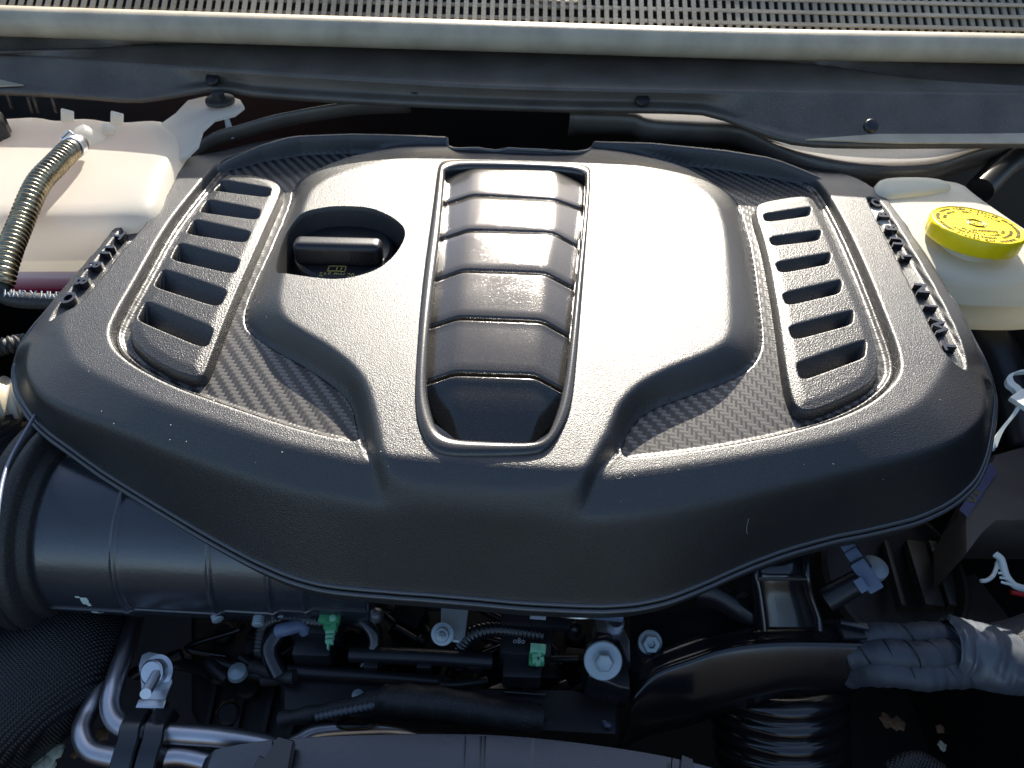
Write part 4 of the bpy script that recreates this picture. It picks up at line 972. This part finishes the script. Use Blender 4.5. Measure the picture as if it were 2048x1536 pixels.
# sensor tabs with labels
for i, (a, b, lab) in enumerate(((681, 1211, 'small black sensor with a tiny pale label, above the green stepped clip'), (1076, 1235, 'small black sensor with a tiny pale label, left of the silver cup'))):
    t = thing('small_sensor', lab, 'sensor', tuple(P(a, b, -.15)), 'labelled sensors')
    box('sensor_body', P(a, b+4, -.153), (0.050, 0.012, 0.008), M_BLACK, t, euler(0, 0, -3), 0.002)
    box('sensor_label', P(a, b-1, -.1487), (0.0105, 0.0032, 0.0005), M_LABEL, t, euler(0, 0, -3), 0)
for i, (a, b, z, r) in enumerate(((753, 1233, -.155, 0.005), (1148, 1262, -.155, 0.005))):
    tag(lathe('domed_bolt', [(r, 0), (r, 0.003), (r*0.7, 0.006), (0.0005, 0.007)], P(a, b, z), M_BLACKSM if i else M_STEEL, None, seg=18), ('small shiny domed bolt right of the green stepped clip', 'small black domed bolt below the silver cup')[i], 'bolt')
# bright short rods at left
for (a, b, c, d, lab) in ((515, 1250, 522, 1222, 'ribbed pale metal rod end hanging under the duct'), (436, 1240, 428, 1228, 'tiny pale metal tab under the duct, left of the ribbed rod')):
    tag(corrugated('metal_rod', [P(a, b, -.150), P(c, d-14, -.150)], 0.0036, 0.0002, 0.0015, M_ZINC, None, 14, 6), lab, 'rod')
tag(tube('metal_elbow', smooth_path([(556, 1262, -.155), (572, 1258, -.153), (600, 1252, -.155), (612, 1262, -.16)]), 0.0045, M_GREYC, None, 16), 'blue-grey elbow tube left of the green stepped clip', 'tube')
tag(box('metal_tab', P(556, 1226, -.15), (0.008, 0.006, 0.003), M_ZINC, None, euler(0, 0, 5), 0.0006), 'small square pale metal tab between rod and conduit', 'tab')
tag(lathe('domed_bolt', [(0.007, 0), (0.006, 0.003), (0.0006, 0.006)], P(476, 1346, -.19), M_ZINC, None, seg=18), 'small pale bolt head in the dark, right of the pipe bracket', 'bolt')
tag(lathe('round_plug', [(0.004, 0), (0.0038, 0.002), (0.001, 0.003)], P(716, 1392, -.182), M_ZINC, None, seg=18), 'tiny pale round plug left of the white label', 'plug')
# flanged nut on a stud with angle plate
st = thing('stud_nut', 'pale zinc flanged nut on a stud beside a bent plate, centre below the cover', 'nut', tuple(P(884, 1260, -.14)))
prism('bent_plate', px3([(882, 1206), (938, 1208), (930, 1270), (918, 1284), (900, 1280), (882, 1240)], -.142), (0, 0, -0.003), M_ZINC, st)
an = Vector((0, -0.55, 0.83)).normalized(); sc_ = P(885, 1268, -.138)
lathe('flange_nut', [(0.0068, -0.004), (0.0068, -0.002), (0.0074, -0.001), (0.0070, 0.0005), (0.0045, 0.001), (0.0045, 0.006), (0.004, 0.0068), (0.0026, 0.0068), (0.0024, 0.012), (0.0014, 0.0125), (0.0012, 0.0145), (0.0004, 0.015)], sc_, M_ZINC, st, axis=an, seg=36, sharp=30)
# silver cup
sc = thing('silver_cap_cup', 'shiny silver cylindrical cup peeking out under the cover lip', 'cup', tuple(P(1156, 1225, -.12)))
lathe('cup_wall', [(0.0085, 0.016), (0.0115, 0.014), (0.0118, 0.001), (0.0112, 0), (0.0100, 0.0), (0.0092, 0.003), (0.004, 0.0035)], P(1156, 1236, -.125), M_STEEL, sc, axis=(0, 0.85, 0.5), seg=48)
tag(tube('dark_rod', [P(1190, 1222, -.13), P(1245, 1226, -.13)], 0.0055, M_GREYC, None, 20), 'dark grey rod just right of the silver cup', 'rod')
# big washer bolt on mount lug
mt_ = thing('engine_mount_lug', 'black rounded mounting lug that carries the big washer bolt', 'bracket', tuple(P(1210, 1320, -.14)))
lugp = px3([(1172, 1285), (1192, 1272), (1215, 1268), (1240, 1280), (1258, 1320), (1262, 1380), (1240, 1376), (1220, 1368), (1178, 1350), (1170, 1320)], -.143)
prism('lug_plate', lugp, (0, 0, -0.03), M_BLACKSM, mt_, 0.0015)
prism('alloy_web', px3([(1190, 1240), (1240, 1236), (1260, 1280), (1262, 1330), (1240, 1290), (1215, 1266), (1192, 1262)], -.146), (0, 0, -0.02), M_STEEL, mt_, 0.0015)
lathe('web_boss', [(0.0058, 0), (0.0058, 0.003), (0.0042, 0.0036), (0.0038, 0.001), (0.001, 0.001)], P(1230, 1248, -.146), M_STEEL, mt_, seg=28)
bx_ = Vector((0.0, -0.62, 0.78)).normalized()
bb = thing('washer_bolt', 'pale zinc hex bolt with a wide round washer, below the front edge of the cover', 'bolt', tuple(P(1206, 1321, -.135)))
bc = P(1206, 1321, -.136)
lathe('washer', [(0.0112, -0.0015), (0.0118, -0.0008), (0.0118, 0.0008), (0.0112, 0.0014), (0.004, 0.0014)], bc, M_ZINC, bb, axis=bx_, seg=48)
lathe('hex_head', [(0.0068, 0.0014), (0.0068, 0.002), (0.0058, 0.0026), (0.0058, 0.006), (0.0050, 0.0068), (0.0036, 0.0062), (0.0005, 0.0062)], bc, M_ZINC, bb, axis=bx_, seg=36, radfn=hexprof)

# ------------------------------------------------------------------ wiring channel and bracket, lower right
chn = thing('wiring_channel', 'long smooth black plastic wiring channel curving across the lower right', 'cable channel', tuple(P(1500, 1340, -0.142)))
def L3(l, n=50): return line_px(l, n)
backl = L3([(1262, 1330, -0.172), (1300, 1312, -0.162), (1380, 1280, -0.154), (1460, 1262, -0.150), (1560, 1254, -0.148), (1700, 1254, -0.148), (1740, 1252, -0.148)])
ridge = L3([(1262, 1400, -0.172), (1310, 1350, -0.160), (1380, 1322, -0.152), (1460, 1298, -0.147), (1560, 1288, -0.144), (1700, 1290, -0.144), (1774, 1293, -0.144)])
foot = L3([(1235, 1500, -0.222), (1300, 1470, -0.212), (1380, 1450, -0.202), (1460, 1420, -0.194), (1560, 1392, -0.187), (1640, 1388, -0.187), (1705, 1385, -0.184)])
rows = [off(backl, 0, 0.0, -0.01), backl]
for t in (0.33, 0.66, 0.9): rows.append([a.lerp(b, t)+Vector((0, 0, -0.001*math.sin(t*3.1))) for a, b in zip(backl, ridge)])
rows += [off(ridge, 0, 0.001, 0.0006), off(ridge, 0, -0.0006, 0.0006), off(ridge, 0, -0.0018, -0.0008)]
for t in (0.15, 0.4, 0.7, 1.0): rows.append([a.lerp(b, t)+Vector((0, -0.004*math.sin(t*3.14), 0)) for a, b in zip(off(ridge, 0, -0.0018, -0.0008), foot)])
sheet('channel_body', rows, M_BLACKSM, chn, None, 0.0015)
prism('channel_flange', px3([(1262, 1228), (1330, 1225), (1400, 1215), (1480, 1228), (1510, 1262), (1440, 1280), (1340, 1308), (1262, 1345)], -0.165), (0, 0, -0.004), M_BLACKSM, chn, 0.001)
prism('end_clip', px3([(1640, 1238), (1720, 1242), (1752, 1248), (1770, 1278), (1688, 1276), (1672, 1240)], -0.141), (0, 0, -0.006), M_BLACK, chn, 0.0008)
box('clip_latch', P(1708, 1250, -0.138), (0.018, 0.004, 0.003), M_BLACKSM, chn, euler(0, 0, -12), 0.0006)
hb2 = thing('flange_hex_bolt', 'pale zinc flange bolt with a recessed head, right of the big washer bolt', 'bolt', tuple(P(1300, 1285, -0.160)))
bc = P(1300, 1285, -0.161)
lathe('flange', [(0.0078, -0.001), (0.0082, 0.0), (0.0078, 0.001), (0.006, 0.0015)], bc, M_ZINC, hb2, axis=bx_, seg=40)
lathe('hex_head', [(0.0063, 0.001), (0.0063, 0.005), (0.0055, 0.006), (0.0028, 0.006), (0.0024, 0.0035), (0.0005, 0.003)], bc, M_ZINC, hb2, axis=bx_, seg=36, radfn=hexprof)
tower = thing('bracket_tower', 'black upright bracket with two bright flanged edges, rising above the wiring channel', 'bracket', tuple(P(1570, 1190, -0.132)))
lf = [(1512, 1120, -0.107), (1514, 1150, -0.110), (1522, 1195, -0.122), (1528, 1240, -0.134), (1530, 1262, -0.140)]
rf = [(1612, 1095, -0.104), (1616, 1150, -0.109), (1622, 1190, -0.122), (1638, 1235, -0.134), (1642, 1262, -0.140)]
ll = cr([tuple(P(*q)) for q in lf], 5); rl = cr([tuple(P(*q)) for q in rf], 5)
sheet('web_plate', [[Vector(a).lerp(Vector(b), t)+Vector((0, 0.004, -0.003)) for t in (0, 0.3, 0.6, 1)] for a, b in zip(ll, rl)], M_BLACKSM, tower, None, 0.002)
for e in (ll, rl):
    rows = [[Vector(p)+Vector(o_) for o_ in ((-0.0018, 0.006, -0.010), (-0.002, 0.0, 0.0), (0.0, -0.0008, 0.001), (0.002, 0.0, 0.0), (0.0018, 0.006, -0.010))] for p in e]
    bm = bmesh.new(); add_grid(bm, rows); bobj('side_flange', bm, M_BLACKSM, tower, True, None)
tube('cross_rib', [P(1516, 1158, -0.110), P(1612, 1158, -0.110)], 0.0012, M_BLACKSM, tower, 8)
lathe('round_boss', [(0.015, 0), (0.014, 0.006), (0.009, 0.010), (0.0005, 0.011)], P(1570, 1130, -0.127), M_BLACK, tower, seg=36)
arm = thing('curved_strut', 'dark curved strut behind the bracket tower, sloping down to the right', 'strut', tuple(P(1450, 1210, -0.142)))
a_ = L3([(1395, 1176, -0.137), (1430, 1182, -0.137), (1470, 1205, -0.140), (1510, 1232, -0.144)], 14)
sheet('strut_body', [off(a_, 0, 0.006, 0.002), a_, off(a_, 0, -0.003, -0.004), off(a_, 0, -0.005, -0.012)], M_BLACK, arm, 40, 0.002)
box('strut_tab', P(1482, 1190, -0.137), (0.006, 0.003, 0.012), M_BLACK, arm, euler(0, 20, 0), 0.0006)
# right-hand bellows boot below channel
boot = thing('ribbed_rubber_boot', 'large black ribbed rubber boot under the wiring channel, bottom right', 'rubber boot', tuple(P(1550, 1440, -0.242)))
bc = P(1555, 1400, -0.235); axb = Vector((-0.12, 0.75, 0.8)).normalized(); prof = [(0.030, 0.020), (0.043, 0.020), (0.045, 0.014)]
prof = []
for k in range(5):
    z_ = 0.012-0.0135*k; rr_ = 0.0485-0.0006*k
    prof += [(rr_-0.0035, z_+0.0065), (rr_-0.001, z_+0.005), (rr_+0.001, z_+0.0025), (rr_+0.0012, z_), (rr_, z_-0.003), (rr_-0.0030, z_-0.0055)]
prof = [(0.034, 0.010), (0.036, 0.018), (0.042, 0.0215)] + prof
lathe('boot_bellows', prof[::-1], bc, M_BLACKSM, boot, axis=axb, seg=96, cap=False, sharp=None)
lathe('inner_ring', [(0.033, -0.02), (0.034, 0.012), (0.031, 0.013), (0.028, -0.01), (0.001, -0.01)][::-1], bc, M_BLACK, boot, axis=axb, seg=64, cap=False)
box('boot_clip', P(1590, 1410, -0.212), (0.016, 0.010, 0.018), M_BLACK, boot, euler(10, 0, -10), 0.0015)
prism('boot_label', px3([(1612, 1400), (1650, 1392), (1644, 1412), (1618, 1424)], -0.218), (0, 0, 0.0004), M_LABEL, boot, 0)
for q in range(3): box('pale_tab', P(1500+q*48, 1432-abs(q-1)*6, -0.214), (0.012, 0.0022, 0.002), M_GREYC, boot, euler(0, 0, -18+22*q), 0.0004)
# taped harness
har = thing('taped_wire_harness', 'bundle of three cloth-taped cables bound with shiny tape, right side', 'wire harness', tuple(P(1850, 1320, -0.132)))
def strand(l, r, m=M_TAPE):
    pth = smooth_path(l, 10); rr = [r*(1+0.05*math.sin(i*0.5+r*900)+0.03*math.sin(i*1.7)) for i in range(len(pth))]
    tube('taped_cable', pth, rr, m, har, 24, None)
    return pth
s1 = strand([(1700, 1275, -0.154), (1760, 1276, -0.146), (1830, 1276, -0.142), (1900, 1276, -0.142), (1960, 1285, -0.144)], 0.0098)
s2 = strand([(1700, 1310, -0.156), (1770, 1308, -0.144), (1840, 1312, -0.139), (1910, 1308, -0.139), (1960, 1315, -0.142)], 0.0094)
s3 = strand([(1700, 1345, -0.172), (1760, 1340, -0.152), (1830, 1348, -0.147), (1890, 1346, -0.144), (1940, 1340, -0.144)], 0.0100)
for pth, n in ((s1, 7), (s2, 7), (s3, 7)):
    for k in range(1, n):
        i = int(len(pth)*k/n); c = Vector(pth[i]); d = (Vector(pth[min(i+1, len(pth)-1)])-Vector(pth[i-1])).normalized(); ang = 0.5
        dd = (d+Vector((0, 0.45*(1 if k % 2 else 0.8), 0))).normalized()
        lathe('tape_edge', [(0.0098, -0.0004), (0.0103, 0), (0.0098, 0.0006)], c, M_BLACK, har, axis=dd, seg=24, cap=False)
wr = smooth_path([(1893, 1296, -0.140), (1920, 1300, -0.140), (1960, 1310, -0.140), (2000, 1320, -0.141), (2018, 1322, -0.142)], 10)
B_ = frames(wr); rows = []
for i, p in enumerate(wr):
    pth, T_, N_ = B_; Bn = T_[i].cross(N_[i]); row = []
    for k in range(64):
        a = 2*math.pi*k/64; r = 0.0205*(1+0.03*math.sin(3*a+i*0.12)+0.03*noise.noise(Vector((math.cos(a)*2, math.sin(a)*2, i*0.12)))*2.0 + 0.014*noise.noise(Vector((math.cos(a)*6, math.sin(a)*6, i*0.35)))) - (0.003 if i < 3 else 0)
        r += 0.0005*noise.noise(Vector((i*0.9+a*0.3, a*0.7, 5)))
        row.append(p+(N_[i]*math.cos(a)*0.98+Bn*math.sin(a))*r)
    rows.append(row)
bm = bmesh.new(); add_grid(bm, rows, closed_u=True); bobj('shiny_tape_wrap', bm, M_SHINYTAPE, har, True, None)
kn = smooth_path([(1990, 1310, -0.144), (2030, 1305, -0.142), (2080, 1290, -0.140), (2160, 1260, -0.137)], 8)
tube('knit_sleeve', kn, [0.0195+0.0012*i/len(kn) for i in range(len(kn))], M_KNIT, har, 48, None)
# sensor connector, blue-grey, right of the tower
cn = thing('sensor_plug', 'blue-grey sensor plug with clip on a dark tube, right of the bracket tower', 'connector', tuple(P(1710, 1150, -0.122)))
cA = P(1650, 1200, -0.134); cB = P(1722, 1160, -0.120); tube('sensor_tube', [cA, cB], [0.0085, 0.0075], M_BLACK, cn, 24)
rot = basis((cB-cA).normalized(), (0, 1, 0.6))
box('plug_shell', P(1732, 1152, -0.118), (0.021, 0.015, 0.010), M_GREYC, cn, rot, 0.0015)
box('plug_latch', P(1722, 1170, -0.114), (0.009, 0.008, 0.006), M_GREYC, cn, rot, 0.0008)
box('plug_tail', P(1716, 1120, -0.117), (0.016, 0.010, 0.010), M_BLACK, cn, rot, 0.0015)
box('plug_tail', P(1698, 1096, -0.115), (0.009, 0.008, 0.009), M_GREYC, cn, rot, 0.001)
box('plug_tail', P(1706, 1110, -0.115), (0.007, 0.008, 0.009), M_GREYC, cn, rot, 0.001)
lathe('round_collar', [(0.009, 0), (0.009, 0.004), (0.006, 0.006), (0.001, 0.006)], P(1745, 1140, -0.127), M_ZINC, cn, seg=28)
# alternator behind
alt = thing('alternator', 'dim brown-metal alternator with vertical fins in the dark, right below the cover', 'alternator', tuple(P(1820, 1140, -0.182)))
lathe('housing', [(0.058, -0.03), (0.058, 0), (0.055, 0.004), (0.052, 0.004), (0.050, -0.004), (0.002, -0.004)], P(1790, 1150, -0.187), M_ROTOR, alt, axis=(0.1, -0.3, 1), seg=72)
for a, w in ((1785, 0.004), (1845, 0.014), (1880, 0.006)): box('fin', P(a, 1150, -0.180), (w, 0.055, 0.010), M_ROTOR, alt, euler(0, 0, -6), 0.001)
box('lower_bracket', P(1925, 1210, -0.207), (0.05, 0.04, 0.01), M_ROTOR, alt, euler(0, 0, 15), 0.003)
# right box with a label
fb = thing('right_module_box', 'dark module box with a violet label, tucked right of the cover corner', 'module', tuple(P(1990, 1000, -.08)))
prism('box_body', px3([(1925, 1030), (1990, 905), (2120, 870), (2120, 1045), (1990, 1045), (1960, 1070), (1930, 1110)], -0.1150), (0, 0, -0.05), M_COWL, fb, 0.003)
prism('violet_label', px3([(1918, 1020), (1980, 925), (1994, 945), (1934, 1035)], -0.1135), (0, 0, 0.0005), mat('violet_label', (0.07, 0.07, 0.16), 0.5, var=0.2), fb, 0)
rx = (P(1980, 930, -0.1130)-P(1925, 1025, -0.1130)).normalized()
text_obj('label_print', 'O II', 0.0085, P(1946, 992, -0.1126), rx, Vector((0, 0, 1)).cross(rx), M_INK, fb, bold=0.0002)
# white clips
wc1 = thing('white_retainer_strap', 'off-white plastic strap with an open loop, at the right edge beside the cover corner', 'strap', tuple(P(2020, 780, -.05)))
lp = smooth_path([(1985, 900, -.062), (2000, 865, -.058), (2030, 826, -.054), (2042, 800, -.052), (2034, 780, -.050), (2020, 768, -.049), (2018, 756, -.048), (2030, 746, -.048), (2060, 742, -.048)])
rows = []
for p in lp: rows.append([Vector(p)+Vector(o_) for o_ in ((-0.003, -0.0015, -0.002), (-0.0028, -0.0013, 0.0015), (0.0028, 0.0013, 0.0015), (0.003, 0.0015, -0.002))])
bm = bmesh.new(); add_grid(bm, rows, closed_u=True); bobj('strap_band', bm, M_WHITE, wc1, True, 40)
box('strap_head', P(2048, 800, -.05), (0.016, 0.013, 0.004), M_WHITE, wc1, euler(0, 0, 35), 0.001)
wc2 = thing('white_lattice_clip', 'small white lattice clip with a red end, lower right under the module box', 'clip', tuple(P(2010, 1150, -.13)))
lc = smooth_path([(1990, 1108, -.125), (2003, 1120, -.125), (2012, 1150, -.128), (2028, 1170, -.130), (2050, 1178, -.132)])
tube('clip_spine', lc, 0.0024, M_WHITE, wc2, 10)
tube('clip_arm', smooth_path([(1962, 1162, -.13), (1975, 1160, -.13), (1988, 1148, -.13), (1998, 1118, -.127)]), 0.0014, M_WHITE, wc2, 8)
for k in range(5): tube('clip_web', [P(1990+k*3, 1128+k*9, -.129), P(2004+k*5, 1122+k*12, -.127)], 0.0009, M_WHITE, wc2, 6)
tube('red_end', [P(2022, 1184, -.135), P(2052, 1190, -.135)], 0.0018, M_RED, wc2, 8)
# dim hoses in the right shadow
for i, (l, r, lab) in enumerate((([(1930, 620, -.08), (1990, 700, -.09), (2030, 800, -.11), (2060, 900, -.12)], 0.016, 'dim black hose in shadow behind the white strap'),
                                 ([(1900, 640, -.11), (1950, 730, -.12), (1980, 820, -.13)], 0.010, 'thin dim hose in shadow right of the cover edge'),
                                 ([(1960, 380, -.03), (2010, 330, -.02), (2060, 300, -.01)], 0.012, 'dark hose above the yellow cap at the right edge'))):
    tag(tube('dark_hose', smooth_path(l), r, M_BLACK, None, 20), lab, 'hose')

# ------------------------------------------------------------------ fan shroud at the bottom
shr = thing('fan_shroud', 'black curved fan shroud panel with small fins along the bottom edge', 'fan shroud', tuple(P(900, 1520, -.11)))
te = L3([(395, 1560, -0.1650), (420, 1508, -0.1570), (470, 1492, -0.1530), (560, 1480, -0.1500), (700, 1472, -0.1480), (860, 1469, -0.1470), (1000, 1472, -0.1470), (1150, 1486, -0.1490), (1300, 1508, -0.1520), (1400, 1530, -0.1550), (1500, 1560, -0.1600)], 60)
sheet('shroud_panel', [off(te, 0, -0.0005, -0.03), off(te, 0, 0, -0.001), off(te, 0, -0.0006, 0.0004), off(te, 0, -0.02, 0.002), off(te, 0, -0.10, -0.004)], M_DUCT, shr, 30, 0.0015)
for (a, b, c) in ((566, 1482, 1), (528, 1520, 0.7), (1362, 1518, 0.6)):
    base = P(a, b, -0.1450)
    prism('gusset_fin', [base+Vector((-0.001, 0.0, 0)), base+Vector((0.008*c, -0.002, 0)), base+Vector((0.010*c, -0.045, 0.002)), base+Vector((-0.020*c, -0.045, 0.002))], (0, 0, 0.008), M_BLACKSM, shr, 0.0006)
for a in (930, 962, 970): tube('shroud_seam', [P(a, 1473, -0.1455), P(a-4, 1560, -0.1435)], 0.0008, M_BLACKSM, shr, 6)
for a in (545, 1344): tube('shroud_seam', [P(a, 1482 if a < 900 else 1516, -0.1485), P(a-4, 1560, -0.1455)], 0.0004, M_BLACKSM, shr, 6)
# debris
def leaf(px, py, z, s, m, lab, rz):
    c = P(px, py, z); rows = []
    for i in range(9):
        t = i/8; w = s*0.38*math.sin(math.pi*(0.04+0.9*t))*(1+0.25*math.sin(i*1.9+px))
        d = Vector((math.cos(rz), math.sin(rz), 0.15*math.sin(t*4))); n_2 = Vector((-math.sin(rz), math.cos(rz), 0))
        rows.append([c+d*(s*(t-0.5))-n_2*w+Vector((0, 0, 0.1*w)), c+d*(s*(t-0.5)), c+d*(s*(t-0.5))+n_2*w+Vector((0, 0, 0.2*w))])
    o = sheet('fallen_leaf', rows, m, None, 30, 0.0003); tag(o, lab, 'leaf', 'leaf debris in the engine bay')
leaf(96, 1514, -.20, 0.020, M_PALELEAF, 'pale ragged leaf caught in the bottom left corner', 0.9)
leaf(88, 1534, -.20, 0.014, M_PALELEAF, 'second pale leaf scrap below the ragged leaf, bottom left', 0.3)
leaf(205, 1468, -.215, 0.011, M_LEAF, 'orange leaf scrap between the two pipe bends', -0.5)
leaf(154, 1506, -.215, 0.009, M_LEAF, 'orange leaf scrap left of the outer pipe bend', 0.5)
leaf(1795, 1448, -.24, 0.013, M_LEAF, 'curled tan leaf deep below the taped harness', 0.2)
leaf(1772, 1440, -.24, 0.012, M_LEAF, 'narrow tan leaf left of the curled tan leaf', 1.4)
leaf(1880, 1458, -.25, 0.008, M_LEAF, 'single small orange leaf scrap in the dark, lower right', 0.8)
leaf(1884, 1492, -.25, 0.008, M_PALELEAF, 'small pale leaf scrap below the orange one, lower right', 1.5)
leaf(455, 1418, -.22, 0.016, M_LEAF, 'brown leaf in shadow above the inner pipe', 0.4)
leaf(380, 1300, -.21, 0.010, M_LEAF, 'brown leaf scrap in shadow right of the pipe bracket', 0.4)
tag(tube('pale_hose_end', smooth_path([(1780, 1545, -.17), (1830, 1522, -.165), (1880, 1545, -.17)]), 0.006, M_BRAID, None, 16), 'grey hose end just entering at the bottom right', 'hose')
